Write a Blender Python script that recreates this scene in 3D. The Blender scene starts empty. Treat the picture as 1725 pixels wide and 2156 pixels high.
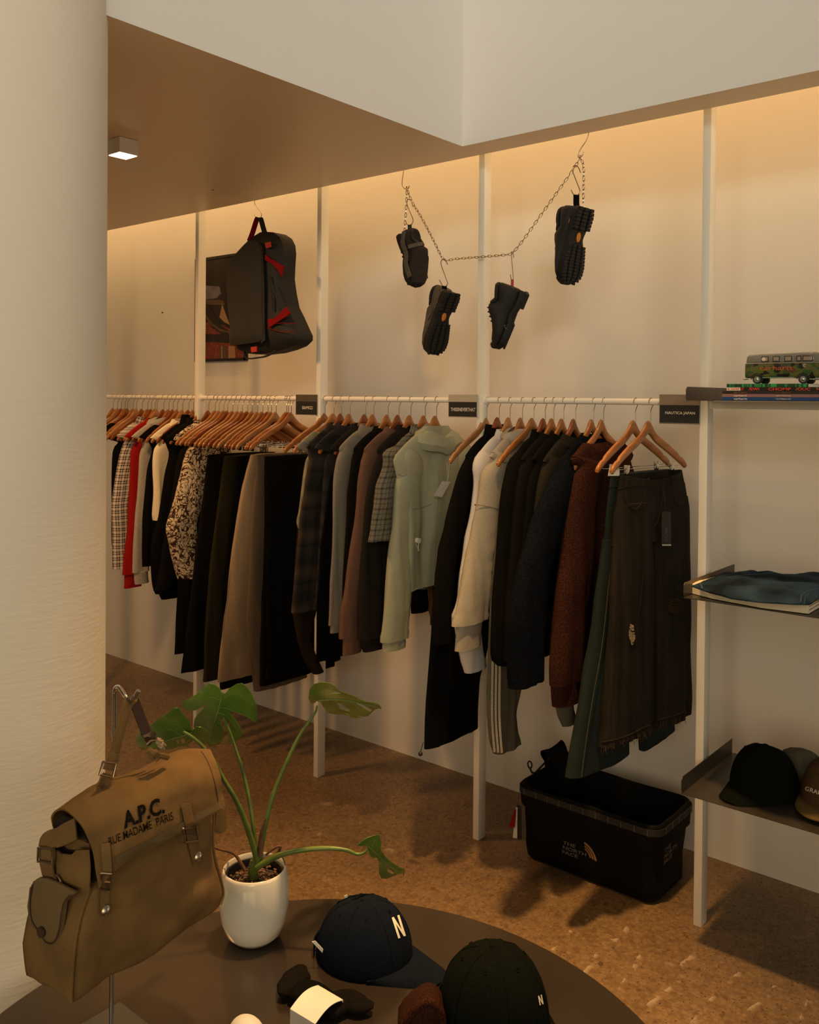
import bpy, bmesh, math, random
from mathutils import Vector, Matrix, noise
from mathutils.bvhtree import BVHTree
from mathutils.geometry import delaunay_2d_cdt
PI = math.pi
R = math.radians
# ------------------------------------------------------------------ camera
F = 1905.0                      # focal length in pixels of a 1725 x 2156 frame
YAW, PITCH, ROLL, EYE = R(39.8), R(0.75), R(0.48), 1.65
_f = Vector((-math.sin(YAW)*math.cos(PITCH), math.cos(YAW)*math.cos(PITCH), -math.sin(PITCH)))
_r = Vector((math.cos(YAW), math.sin(YAW), 0)); _u = _r.cross(_f)
_c, _s = math.cos(ROLL), math.sin(ROLL)
RV = _r*_c + _u*_s; UV = _u*_c - _r*_s; FV = _f
CAM = Vector((0, 0, EYE)); CX = 862.5; CY = 839.5 + F*math.tan(PITCH)
S = bpy.context.scene; COL = S.collection
cd = bpy.data.cameras.new('camera'); cam = bpy.data.objects.new('camera', cd); COL.objects.link(cam)
cam.matrix_world = Matrix(((RV.x, UV.x, -FV.x, CAM.x), (RV.y, UV.y, -FV.y, CAM.y), (RV.z, UV.z, -FV.z, CAM.z), (0, 0, 0, 1)))
cd.sensor_fit = 'VERTICAL'; cd.sensor_height = 36; cd.lens = F/2156*36; cd.shift_y = (CY-1078)/2156; cd.clip_start = .05
S.camera = cam
# ------------------------------------------------------------------ view, world, lights
S.view_settings.view_transform = 'Standard'; S.view_settings.look = 'None'; S.view_settings.gamma = 1
S.view_settings.exposure = 0.0; S.view_settings.use_curve_mapping = False
W = bpy.data.worlds.new('world'); S.world = W; W.use_nodes = True
W.node_tree.nodes['Background'].inputs[0].default_value = (1.0, .76, .48, 1); W.node_tree.nodes['Background'].inputs[1].default_value = .13
def area(name, loc, target, sx, sy, power, col, spread=180):
    l = bpy.data.lights.new(name, 'AREA'); l.shape = 'RECTANGLE'; l.size = sx; l.size_y = sy; l.energy = power; l.color = col; l.spread = R(spread)
    o = bpy.data.objects.new(name, l); COL.objects.link(o); o.location = loc
    o.rotation_euler = (Vector(target)-Vector(loc)).to_track_quat('-Z', 'Y').to_euler(); return o
area('shopfront_window_light', (-.15, -3.0, 2.0), (-1.2, 3.2, .9), .7, 2.2, 8, (1, .86, .62), 110)
area('wide_window_light', (1.6, -3.4, 2.0), (-5.2, 3.2, .9), 3.2, 2.2, 21, (1, .82, .54), 90)
area('side_window_light', (3.8, 2.3, 2.4), (-2.2, .9, 2.2), 1.6, 2.0, 17, (1, .92, .77), 150)
area('clerestory_light', (2.6, -3.0, 3.6), (-1.6, 2.4, 3.3), 2.4, .7, 10, (1, .94, .84), 46)
area('cove_strip_light', (-2.2, 2.86, 3.12), (-2.2, 3.12, 2.2), 8.6, .10, 29, (1, .60, .26))
area('track_light', (-1.15, 1.86, 4.0), (-1.3, 1.86, 0), .14, .14, 15, (1, .57, .22), 44)
area('track_light', (-3.4, 1.5, 2.52), (-3.4, 1.7, 0), .2, .2, 22, (1, .52, .20), 160)
# ------------------------------------------------------------------ pixel helpers: a pixel of the photograph to a point on a real plane
def ray(x, y): return FV + RV*((x-CX)/F) - UV*((y-CY)/F)
def PZ(x, y, z): d = ray(x, y); return CAM + d*((z-EYE)/d.z)
def PY(x, y, Y): d = ray(x, y); return CAM + d*(Y/d.y)
def PX(x, y, X): d = ray(x, y); return CAM + d*(X/d.x)
class Frame:
    """a vertical (or tilted) plane: o origin, e right axis, v up axis, m normal"""
    def __init__(s, o, e, m):
        s.o = Vector(o); s.e = Vector(e).normalized(); s.m = Vector(m).normalized(); s.v = s.m.cross(s.e).normalized()
        if s.v.z < 0: s.v = -s.v
    def uv(s, px, py, n=0):
        d = ray(px, py); o = s.o + s.m*n
        P = CAM + d*((o-CAM).dot(s.m)/d.dot(s.m)); return (P-s.o).dot(s.e), (P-s.o).dot(s.v)
    def P(s, a, b, n=0): return s.o + s.e*a + s.v*b + s.m*n
    def px(s, px, py, n=0): a, b = s.uv(px, py, n); return s.P(a, b, n)
# ------------------------------------------------------------------ object helpers
def tag(o, label=None, cat=None, group=None, kind=None):
    if label: o['label'] = label
    if cat: o['category'] = cat
    if group: o['group'] = group
    if kind: o['kind'] = kind
    return o
def empty(name, loc=(0, 0, 0), rz=0, label=None, cat=None, group=None):
    o = bpy.data.objects.new(name, None); o.empty_display_size = .05; COL.objects.link(o)
    o.location = loc; o.rotation_euler = (0, 0, rz); tag(o, label, cat, group); return o
def obj(name, bm, mat, parent=None, smooth=True, label=None, angle=None, world=False):
    """bm -> one mesh object; world=True: bm is in world coordinates and is moved into the parent's frame"""
    me = bpy.data.meshes.new(name)
    bmesh.ops.recalc_face_normals(bm, faces=bm.faces)
    if smooth:
        for f in bm.faces: f.smooth = True
        lim = R(angle or 38)
        for e in bm.edges:
            if len(e.link_faces) == 2 and e.calc_face_angle(0) > lim: e.smooth = False
    if parent and world:
        mw = Matrix.Identity(4); q = parent
        while q: mw = Matrix.LocRotScale(q.location, q.rotation_euler, q.scale) @ mw; q = q.parent
        bm.transform(mw.inverted())
    bm.to_mesh(me); bm.free()
    for m in (mat if isinstance(mat, (list, tuple)) else [mat]): me.materials.append(m)
    o = bpy.data.objects.new(name, me); COL.objects.link(o)
    if parent: o.parent = parent
    if label: o['label'] = label
    return o
def wob(o, name, bm, mat, **k):   # part whose vertices are in world space
    return obj(name, bm, mat, o, world=True, **k)
def struct(name, bm, mat, **k): return tag(obj(name, bm, mat, **k), kind='structure')
def box(bm, c, s, rot=None, bevel=0, seg=2):
    r = bmesh.ops.create_cube(bm, size=1); vs = r['verts']
    M = Matrix.Translation(c) @ (rot.to_4x4() if rot else Matrix.Identity(4)) @ Matrix.Diagonal((s[0], s[1], s[2], 1))
    bmesh.ops.transform(bm, matrix=M, verts=vs)
    if bevel:
        es = list({e for v in vs for e in v.link_edges})
        bmesh.ops.bevel(bm, geom=es, offset=bevel, segments=seg, affect='EDGES', profile=.5)
    return vs
def bx(x0, x1, y0, y1, z0, z1, bevel=0, bm=None):
    bm = bm or bmesh.new(); box(bm, ((x0+x1)/2, (y0+y1)/2, (z0+z1)/2), (x1-x0, y1-y0, z1-z0), bevel=bevel); return bm
def loft(bm, rings, closed=True, cap0=True, cap1=True):
    vr = [[bm.verts.new(p) for p in r] for r in rings]; n = len(vr[0])
    for a, b in zip(vr, vr[1:]):
        for i in range(n if closed else n-1):
            j = (i+1) % n
            try: bm.faces.new((a[i], a[j], b[j], b[i]))
            except ValueError: pass
    if closed and cap0: bm.faces.new(vr[0])
    if closed and cap1: bm.faces.new(vr[-1])
    return vr
def uv_rings(o, n, us, vs):
    """UVs in metres for a lofted mesh: us around, vs per ring"""
    me = o.data; uv = me.uv_layers.new(name='cloth'); P = us[-1]
    for p in me.polygons:
        js = [v % n for v in p.vertices]; wrap = max(js)-min(js) > n/2
        for li, v in zip(p.loop_indices, p.vertices):
            j = v % n; uv.data[li].uv = (P if (wrap and j == 0) else us[j], vs[min(v//n, len(vs)-1)])
def tube(bm, pts, rad, n=8, caps=True, flat=None):
    """round tube along pts; rad number or list; flat=(vector, factor) squashes it along a vector"""
    pts = [Vector(p) for p in pts]; N = len(pts)
    rad = rad if isinstance(rad, (list, tuple)) else [rad]*N
    T = [(pts[min(i+1, N-1)]-pts[max(i-1, 0)]).normalized() for i in range(N)]
    a = Vector((0, 0, 1)) if abs(T[0].z) < .9 else Vector((1, 0, 0)); u = T[0].cross(a).normalized(); rings = []
    for i in range(N):
        u = (u - T[i]*u.dot(T[i])).normalized(); w = T[i].cross(u); ring = []
        for k in range(n):
            t = 2*PI*k/n; o = (u*math.cos(t) + w*math.sin(t))*rad[i]
            if flat: fv = flat[0]; o = o - fv*(o.dot(fv)*(1-flat[1]))
            ring.append(pts[i]+o)
        rings.append(ring)
    loft(bm, rings, True, caps, caps)
def smooth_pts(P, sub=6):
    P = [Vector(p) for p in P]; out = []
    for i in range(len(P)-1):
        p0, p1, p2, p3 = P[max(i-1, 0)], P[i], P[i+1], P[min(i+2, len(P)-1)]
        for k in range(sub):
            t = k/sub
            out.append(.5*((2*p1)+(p2-p0)*t+(2*p0-5*p1+4*p2-p3)*t*t+(3*p1-p0-3*p2+p3)*t**3))
    out.append(P[-1]); return out
def lathe(bm, prof, n=40, c=(0, 0, 0), cap0=False, cap1=False):
    c = Vector(c)
    loft(bm, [[c+Vector((r*math.cos(2*PI*k/n), r*math.sin(2*PI*k/n), z)) for k in range(n)] for r, z in prof], True, cap0, cap1)
def ribbon(bm, pts, wdirs, w, th):
    """flat strap: centre points, one width vector (or a list), full width and thickness"""
    pts = [Vector(p) for p in pts]; N = len(pts); rings = []
    for i in range(N):
        T = (pts[min(i+1, N-1)]-pts[max(i-1, 0)]).normalized(); wd = wdirs[i] if isinstance(wdirs, list) else wdirs
        wd = (wd - T*wd.dot(T)).normalized(); nn = T.cross(wd); ww = w[i] if isinstance(w, list) else w
        rings.append([pts[i]+wd*ww/2+nn*th/2, pts[i]-wd*ww/2+nn*th/2, pts[i]-wd*ww/2-nn*th/2, pts[i]+wd*ww/2-nn*th/2])
    loft(bm, rings)
def lerp_tab(tab, x):
    if x <= tab[0][0]: return tab[0][1]
    for (a, b), (c, d) in zip(tab, tab[1:]):
        if x <= c: return b + (d-b)*(x-a)/(c-a) if c != a else d
    return tab[-1][1]
def grid_surface(bm, rows, sub_u=6, sub_v=6, thick=0):
    """smooth surface through rows of points; thick: solid of that thickness"""
    A = [smooth_pts(r, sub_u) for r in rows]; n = len(A[0])
    colz = [smooth_pts([A[i][j] for i in range(len(A))], sub_v) for j in range(n)]; m = len(colz[0])
    V = [[bm.verts.new(colz[j][i]) for j in range(n)] for i in range(m)]; fs = []
    for i in range(m-1):
        for j in range(n-1): fs.append(bm.faces.new((V[i][j], V[i][j+1], V[i+1][j+1], V[i+1][j])))
    if thick:
        bm.normal_update(); bmesh.ops.solidify(bm, geom=fs, thickness=thick)
    return V
def inpoly(x, y, P):
    c = False; j = len(P)-1
    for i in range(len(P)):
        if (P[i][1] > y) != (P[j][1] > y) and x < (P[j][0]-P[i][0])*(y-P[i][1])/(P[j][1]-P[i][1])+P[i][0]: c = not c
        j = i
    return c
def segd(x, y, a, b):
    dx, dy = b[0]-a[0], b[1]-a[1]; L = dx*dx+dy*dy or 1e-12; t = max(0, min(1, ((x-a[0])*dx+(y-a[1])*dy)/L))
    return math.hypot(x-a[0]-t*dx, y-a[1]-t*dy)
def pillow(bm, fr, poly, n0=0, thick=.01, bulge=0, rad=.02, step=.012, holes=(), warp=None, uv=False, back=None):
    """solid with a traced outline (pixels, or plane coordinates with uv=True) on frame fr: front at n0+bulge, back at n0-thick"""
    pts = [Vector(p if uv else fr.uv(p[0], p[1], n0)) for p in poly]
    hs = [[Vector(p if uv else fr.uv(p[0], p[1], n0)) for p in h] for h in holes]
    def dense(L):
        o = []
        for i in range(len(L)):
            a, b = L[i], L[(i+1) % len(L)]; k = max(1, int((b-a).length/step)); o += [a.lerp(b, t/k) for t in range(k)]
        return o
    B = dense(pts); HB = [dense(h) for h in hs]; V = list(B); E = [(i, (i+1) % len(B)) for i in range(len(B))]
    for h in HB: o = len(V); V += h; E += [(o+i, o+(i+1) % len(h)) for i in range(len(h))]
    x0, x1 = min(p.x for p in B), max(p.x for p in B); y0, y1 = min(p.y for p in B), max(p.y for p in B)
    allr = [B]+HB
    def dist(x, y): return min(segd(x, y, r[i], r[(i+1) % len(r)]) for r in allr for i in range(len(r)))
    y = y0+step/2; row = 0
    while y < y1:
        x = x0+step/2*(1+row % 2)
        while x < x1:
            if inpoly(x, y, B) and not any(inpoly(x, y, h) for h in HB) and dist(x, y) > step*.45: V.append(Vector((x, y)))
            x += step
        y += step; row += 1
    rv, re, rf, *_ = delaunay_2d_cdt(V, E, [], 0, 1e-6)
    keep = []
    for f in rf:
        cx = sum(rv[i].x for i in f)/len(f); cy = sum(rv[i].y for i in f)/len(f)
        if inpoly(cx, cy, B) and not any(inpoly(cx, cy, h) for h in HB): keep.append(f)
    fr_v, bk_v = [], []
    back = bulge*.3 if back is None else back
    for p in rv:
        d = dist(p.x, p.y) if (bulge or back) else 0; k = (1-math.exp(-d/rad)) if d > 1e-5 else 0
        w = warp(p.x, p.y) if warp else 0
        fr_v.append(bm.verts.new(fr.P(p.x, p.y, n0+bulge*k+w))); bk_v.append(bm.verts.new(fr.P(p.x, p.y, n0-thick-back*k+w)))
    cnt = {}
    for f in keep:
        bm.faces.new([fr_v[i] for i in f]); bm.faces.new([bk_v[i] for i in reversed(f)])
        for a, b in zip(f, f[1:]+f[:1]): cnt[(a, b)] = 1
    for (a, b) in list(cnt):
        if (b, a) not in cnt:
            try: bm.faces.new((fr_v[a], bk_v[a], bk_v[b], fr_v[b]))
            except ValueError: pass
    loose = [v for v in bm.verts if not v.link_faces]
    bmesh.ops.delete(bm, geom=loose, context='VERTS')
def text_bm(txt, bold=0, align='LEFT'):
    """lettering in the xy plane, cap height 1"""
    c = bpy.data.curves.new('t', 'FONT'); c.body = txt; c.size = 1.43; c.align_x = align; c.offset = bold; c.resolution_u = 3
    o = bpy.data.objects.new('t', c); COL.objects.link(o); dg = bpy.context.evaluated_depsgraph_get(); me = bpy.data.meshes.new_from_object(o.evaluated_get(dg))
    bm = bmesh.new(); bm.from_mesh(me); bpy.data.objects.remove(o); bpy.data.meshes.remove(me)
    bmesh.ops.triangulate(bm, faces=bm.faces)
    return bm
def bm_bounds(bm):
    xs = [v.co.x for v in bm.verts]; ys = [v.co.y for v in bm.verts]; return min(xs), max(xs), min(ys), max(ys)
def flat_text(txt, O, ex, ey, width, height, bold=0.0, th=.0006):
    """lettering on a flat thing: lower left corner O, axes ex ey (unit vectors), fitted to width x height"""
    bm = text_bm(txt, bold); x0, x1, y0, y1 = bm_bounds(bm); O, ex, ey = Vector(O), Vector(ex), Vector(ey); nn = ex.cross(ey)
    for v in bm.verts: v.co = O + ex*((v.co.x-x0)/(x1-x0)*width) + ey*((v.co.y-y0)/(y1-y0)*height) + nn*th
    return bm
def bvh_of(objs):
    V, P = [], []
    for o in objs:
        mw = Matrix.Identity(4); q = o; chain = []
        while q: chain.append(q); q = q.parent
        for q in reversed(chain): mw = mw @ Matrix.LocRotScale(q.location, q.rotation_euler, q.scale)
        b = len(V); V += [mw @ v.co for v in o.data.vertices]; P += [[b+i for i in p.vertices] for p in o.data.polygons]
    return BVHTree.FromPolygons(V, P)
def print_on(bm2, bvh, O, X, Y, off=.0012, sub=True):
    """print 2D artwork (unit square coordinates) onto a surface: O origin pixel, X and Y pixel vectors of the unit axes"""
    if sub: bmesh.ops.subdivide_edges(bm2, edges=[e for e in bm2.edges if e.calc_length() > .15], cuts=2)
    bmesh.ops.triangulate(bm2, faces=bm2.faces)
    last = None
    for v in bm2.verts:
        x = O[0]+X[0]*v.co.x+Y[0]*v.co.y; y = O[1]+X[1]*v.co.x+Y[1]*v.co.y
        d = ray(x, y).normalized(); h = bvh.ray_cast(CAM, d)
        if h[0] is not None: last = (h[0]-CAM).length
        v.co = CAM + d*((last or 2)-off)
    return bm2
def text_print(txt, bvh, O, X, Y, bold=0.0, off=.0012):
    bm = text_bm(txt, bold); x0, x1, y0, y1 = bm_bounds(bm)
    for v in bm.verts: v.co.x = (v.co.x-x0)/(x1-x0); v.co.y = (v.co.y-y0)/(y1-y0)
    return print_on(bm, bvh, O, X, Y, off, False)
# ------------------------------------------------------------------ materials
def mat(name, col, rough=.6, metal=0, spec=.5, bump=0, bscale=200, var=0, vscale=60, col2=None, emit=None, coat=0, sheen=0, detail=4, trans=0):
    m = bpy.data.materials.new(name); m.use_nodes = True; nt = m.node_tree; b = nt.nodes['Principled BSDF']; L = nt.links.new
    c = (*col, 1); b.inputs['Base Color'].default_value = c; b.inputs['Roughness'].default_value = rough; b.inputs['Metallic'].default_value = metal
    b.inputs['Specular IOR Level'].default_value = spec; b.inputs['Coat Weight'].default_value = coat; b.inputs['Sheen Weight'].default_value = sheen
    b.inputs['Transmission Weight'].default_value = trans
    tc = nt.nodes.new('ShaderNodeTexCoord')
    if var:
        n = nt.nodes.new('ShaderNodeTexNoise'); n.inputs['Scale'].default_value = vscale; n.inputs['Detail'].default_value = detail; L(tc.outputs['Object'], n.inputs['Vector'])
        r = nt.nodes.new('ShaderNodeValToRGB'); r.color_ramp.elements[0].position = .35; r.color_ramp.elements[1].position = .65
        c2 = col2 or tuple(x*(1+var) for x in col); r.color_ramp.elements[0].color = (*[x*(1-var) if not col2 else x for x in col], 1); r.color_ramp.elements[1].color = (*c2, 1)
        L(n.outputs[0], r.inputs[0]); L(r.outputs[0], b.inputs['Base Color'])
    if bump:
        n = nt.nodes.new('ShaderNodeTexNoise'); n.inputs['Scale'].default_value = bscale; n.inputs['Detail'].default_value = 3; L(tc.outputs['Object'], n.inputs['Vector'])
        bp = nt.nodes.new('ShaderNodeBump'); bp.inputs['Strength'].default_value = bump; bp.inputs['Distance'].default_value = .002; L(n.outputs[0], bp.inputs['Height']); L(bp.outputs[0], b.inputs['Normal'])
    if emit: b.inputs['Emission Color'].default_value = (*emit[0], 1); b.inputs['Emission Strength'].default_value = emit[1]
    return m
class NT:
    def __init__(s, m): s.m = m; s.t = m.node_tree; s.b = s.t.nodes['Principled BSDF']
    def n(s, ty, **k):
        o = s.t.nodes.new(ty)
        for a, v in k.items():
            if a.startswith('i_'): o.inputs[a[2:].replace('_', ' ')].default_value = v
            else: setattr(o, a, v)
        return o
    def l(s, a, b): s.t.links.new(a, b)
    def math(s, op, a, b=None, clamp=False):
        o = s.t.nodes.new('ShaderNodeMath'); o.operation = op; o.use_clamp = clamp
        for i, v in enumerate((a, b)):
            if v is None: continue
            if isinstance(v, (int, float)): o.inputs[i].default_value = v
            else: s.l(v, o.inputs[i])
        return o.outputs[0]
    def ramp(s, fac, stops, interp='LINEAR'):
        r = s.t.nodes.new('ShaderNodeValToRGB'); r.color_ramp.interpolation = interp; e = r.color_ramp.elements
        while len(e) < len(stops): e.new(.5)
        for q, (p, c) in zip(e, stops): q.position = p; q.color = (*c, 1)
        s.l(fac, r.inputs[0]); return r.outputs[0]
    def mix(s, fac, a, b, mode='MIX'):
        o = s.t.nodes.new('ShaderNodeMix'); o.data_type = 'RGBA'; o.blend_type = mode
        for sock, v in ((o.inputs[0], fac), (o.inputs[6], a), (o.inputs[7], b)):
            if isinstance(v, (int, float)): sock.default_value = v
            elif isinstance(v, tuple): sock.default_value = (*v, 1)
            else: s.l(v, sock)
        return o.outputs[2]
def fabric(name, col, var=.18, rough=.95, vscale=350, bump=.35, bscale=700, sheen=.0):
    return mat(name, col, rough=rough, spec=.04, var=var, vscale=vscale, bump=bump, bscale=bscale, sheen=sheen)
def plaid(name, base, stops_x, stops_z, px, pz, diag=1.0, rough=.95, blur=False):
    """woven check: colour bands across and down the cloth"""
    m = mat(name, base, rough=rough, spec=.15, bump=.3, bscale=700); N = NT(m)
    tc = N.n('ShaderNodeTexCoord'); sep = N.n('ShaderNodeSeparateXYZ'); N.l(tc.outputs['UV'], sep.inputs[0])
    nz = N.n('ShaderNodeTexNoise', i_Scale=6.0); N.l(tc.outputs['Object'], nz.inputs['Vector'])
    wob_ = N.math('MULTIPLY', nz.outputs[0], .012)
    ax = N.math('ADD', sep.outputs[0], wob_); az = N.math('ADD', sep.outputs[1], wob_)
    fx = N.math('FRACT', N.math('ADD', N.math('DIVIDE', ax, px), 10)); fz = N.math('FRACT', N.math('ADD', N.math('DIVIDE', az, pz), 10))
    it = 'EASE' if blur else 'CONSTANT'
    cx_ = N.ramp(fx, stops_x, it); cz_ = N.ramp(fz, stops_z, it)
    N.l(N.mix(.5, cx_, cz_), N.b.inputs['Base Color']); return m
M = {}
M['wall'] = mat('wall_paint', (.80, .755, .67), rough=.42, spec=.35, bump=.12, bscale=14, var=.012, vscale=3)
M['soffit'] = mat('soffit_paint', (.92, .75, .52), rough=.38, spec=.5, bump=.05, bscale=10)
M['bulk'] = mat('bulkhead_paint', (.82, .80, .76), rough=.7, bump=.08, bscale=30)
M['post'] = mat('white_metal_post', (.86, .83, .72), rough=.35, spec=.5)
M['rod'] = mat('white_rod', (.88, .84, .74), rough=.3)
M['shelf'] = mat('raw_steel_shelf', (.10, .084, .064), rough=.36, metal=.65, var=.12, vscale=9)
M['holder'] = mat('sign_holder_metal', (.30, .235, .16), rough=.4, metal=.35)
M['label_black'] = mat('black_label', (.012, .012, .010), rough=.6)
M['ink_white'] = mat('off_white_print', (.75, .70, .58), rough=.7)
M['chrome'] = mat('chrome', (.75, .73, .70), rough=.12, metal=1)
M['wire'] = mat('hook_wire', (.42, .34, .24), rough=.28, metal=1)
M['brass'] = mat('aged_metal', (.35, .28, .2), rough=.35, metal=1)
M['black'] = fabric('black_cloth', (.0055, .005, .0042), var=.3)
M['black2'] = fabric('warm_black_cloth', (.0085, .0070, .0052), var=.3)
M['navy'] = fabric('navy_knit', (.0035, .0046, .0072), var=.6, vscale=260, bump=.8, bscale=300)
M['charcoal'] = fabric('charcoal_cloth', (.019, .016, .012), var=.3)
M['dkbrown'] = fabric('dark_brown_cloth', (.026, .017, .010), var=.3)
M['olive'] = fabric('dark_olive_cloth', (.026, .022, .010), var=.3)
M['mauve'] = fabric('mauve_brown_fleece', (.150, .080, .052), var=.15)
M['greyh'] = fabric('grey_fleece', (.23, .205, .155), var=.22, vscale=500)
M['heather'] = fabric('heather_grey_fleece', (.34, .305, .24), var=.15, vscale=420)
M['lightgrey'] = fabric('light_grey_fleece', (.40, .37, .31), var=.22)
M['white'] = fabric('white_fleece', (.62, .59, .55), var=.05)
M['cream'] = fabric('cream_cotton', (.84, .74, .53), var=.05)
M['red'] = fabric('red_fleece', (.30, .012, .009), var=.12)
M['sage'] = mat('sage_nylon', (.34, .345, .235), rough=.62, spec=.3, bump=.25, bscale=30, var=.05, vscale=20)
M['sagedark'] = mat('sage_lining', (.22, .225, .16), rough=.6, spec=.3)
M['beige'] = fabric('beige_cotton', (.37, .275, .165), var=.10, vscale=200)
M['taupe'] = fabric('taupe_cotton', (.135, .100, .066), var=.12)
M['maroon'] = fabric('maroon_mohair', (.036, .0125, .0075), var=.5, vscale=260, bump=1, bscale=260)
M['sweatpant'] = fabric('sweatpants_grey', (.115, .105, .075), var=.2)
M['teal'] = mat('teal_denim', (.0095, .0155, .0130), rough=.9, spec=.2, var=.35, vscale=500, bump=.5, bscale=500)
M['dden'] = None
M['thread'] = mat('gold_stitching', (.045, .035, .014), rough=.9)
M['fray'] = mat('frayed_threads', (.42, .30, .17), rough=1)
M['tan'] = mat('tan_canvas', (.185, .110, .040), rough=.93, spec=.2, var=.16, vscale=14, bump=.5, bscale=600)
M['tanstrap'] = mat('tan_webbing', (.19, .115, .045), rough=.9, spec=.2, bump=.8, bscale=400)
M['leather'] = mat('dark_brown_leather', (.055, .030, .018), rough=.6)
M['baginside'] = mat('bag_lining', (.014, .011, .007), rough=.95)
M['inkblack'] = mat('black_print', (.010, .008, .007), rough=.95, spec=.05)
M['ceramic'] = mat('white_glazed_ceramic', (.74, .71, .62), rough=.12, spec=.5, coat=.5)
M['liner'] = mat('black_plastic_liner', (.01, .01, .01), rough=.5)
M['soil'] = mat('bark_soil', (.030, .017, .010), rough=.85, var=1, vscale=90, bump=1, bscale=120)
M['chip'] = mat('bark_chip', (.16, .085, .045), rough=.6, var=.5, vscale=50)
M['stem'] = mat('green_stem', (.10, .15, .025), rough=.4, var=.25, vscale=25)
M['stemb'] = mat('brown_root', (.12, .05, .022), rough=.7, var=.3, vscale=60)
M['vein'] = mat('leaf_vein', (.16, .22, .05), rough=.45)
M['tabletop'] = mat('bronze_steel_table', (.115, .088, .064), rough=.24, metal=.8, var=.10, vscale=5, bump=.03, bscale=8)
M['plate'] = mat('steel_base_plate', (.20, .195, .17), rough=.3, metal=.7)
M['paper'] = mat('white_card', (.80, .77, .70), rough=.75)
M['tagwhite'] = mat('white_swing_tag', (.62, .60, .55), rough=.6)
M['capnavy'] = fabric('navy_cap_cotton', (.006, .0088, .0155), var=.25)
M['capblack'] = fabric('black_cap_cotton', (.0048, .0062, .0042), var=.25)
M['capbrown'] = fabric('brown_cap_cotton', (.085, .052, .024), var=.2)
M['captan'] = fabric('tan_cap_brim', (.14, .095, .035), var=.2)
M['cream_embroidery'] = fabric('cream_embroidery', (.72, .68, .55), var=.05)
M['crate'] = mat('black_tarpaulin', (.0045, .004, .0032), rough=.7, spec=.12, bump=.4, bscale=25)
M['crate2'] = mat('black_webbing', (.014, .012, .009), rough=.7)
M['crateprint'] = mat('grey_print', (.16, .145, .12), rough=.6)
M['rubber'] = mat('black_rubber_sole', (.0048, .0042, .0038), rough=.75)
M['shoeblack'] = mat('black_shoe_nylon', (.007, .006, .0052), rough=.7, bump=.5, bscale=400)
M['shoebrown'] = mat('brown_suede', (.020, .011, .007), rough=.9, var=.2, vscale=80)
M['shoegrey'] = mat('taupe_suede', (.09, .072, .05), rough=.9, var=.2, vscale=80)
M['orange'] = mat('orange_sole_badge', (.62, .20, .012), rough=.5)
M['redtape'] = mat('red_tape', (.42, .02, .012), rough=.6)
M['redtrim'] = fabric('red_nylon_trim', (.22, .010, .010), var=.1)
M['cordura'] = mat('dark_green_grey_cordura', (.017, .017, .0115), rough=.8, bump=.5, bscale=500, var=.1, vscale=8)
M['corblack'] = mat('black_cordura', (.0055, .0055, .0045), rough=.7, bump=.4, bscale=300)
M['frame'] = mat('black_frame', (.010, .008, .006), rough=.35)
M['lamp_body'] = mat('white_lamp_housing', (.72, .70, .60), rough=.5)
M['lamp_glow'] = mat('lit_diffuser', (1, .9, .7), emit=((1, .80, .50), 14))
M['jean_blue'] = mat('blue_denim', (.014, .030, .050), rough=.9, spec=.1, var=.7, vscale=9, bump=.5, bscale=400, detail=2)
M['maroonwool'] = fabric('maroon_wool', (.03, .012, .008), var=.4)
M['dust'] = mat('dark_speck', (.05, .035, .02), rough=.9)
def wood(name, c1, c2):
    m = mat(name, c1, rough=.24, coat=.35); N = NT(m); tc = N.n('ShaderNodeTexCoord'); mp = N.n('ShaderNodeMapping'); mp.inputs['Scale'].default_value = (4, 60, 45)
    N.l(tc.outputs['Object'], mp.inputs[0]); nz = N.n('ShaderNodeTexNoise', i_Scale=1.0, i_Detail=5.0); N.l(mp.outputs[0], nz.inputs['Vector'])
    N.l(N.ramp(nz.outputs[0], [(.3, c1), (.7, c2)]), N.b.inputs['Base Color']); return m
M['wood1'] = wood('lacquered_wood_amber', (.28, .098, .022), (.41, .160, .042))
M['wood2'] = wood('lacquered_wood_reddish', (.175, .043, .011), (.27, .075, .020))
M['wood3'] = wood('lacquered_wood_pale', (.35, .150, .048), (.46, .215, .080))
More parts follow.
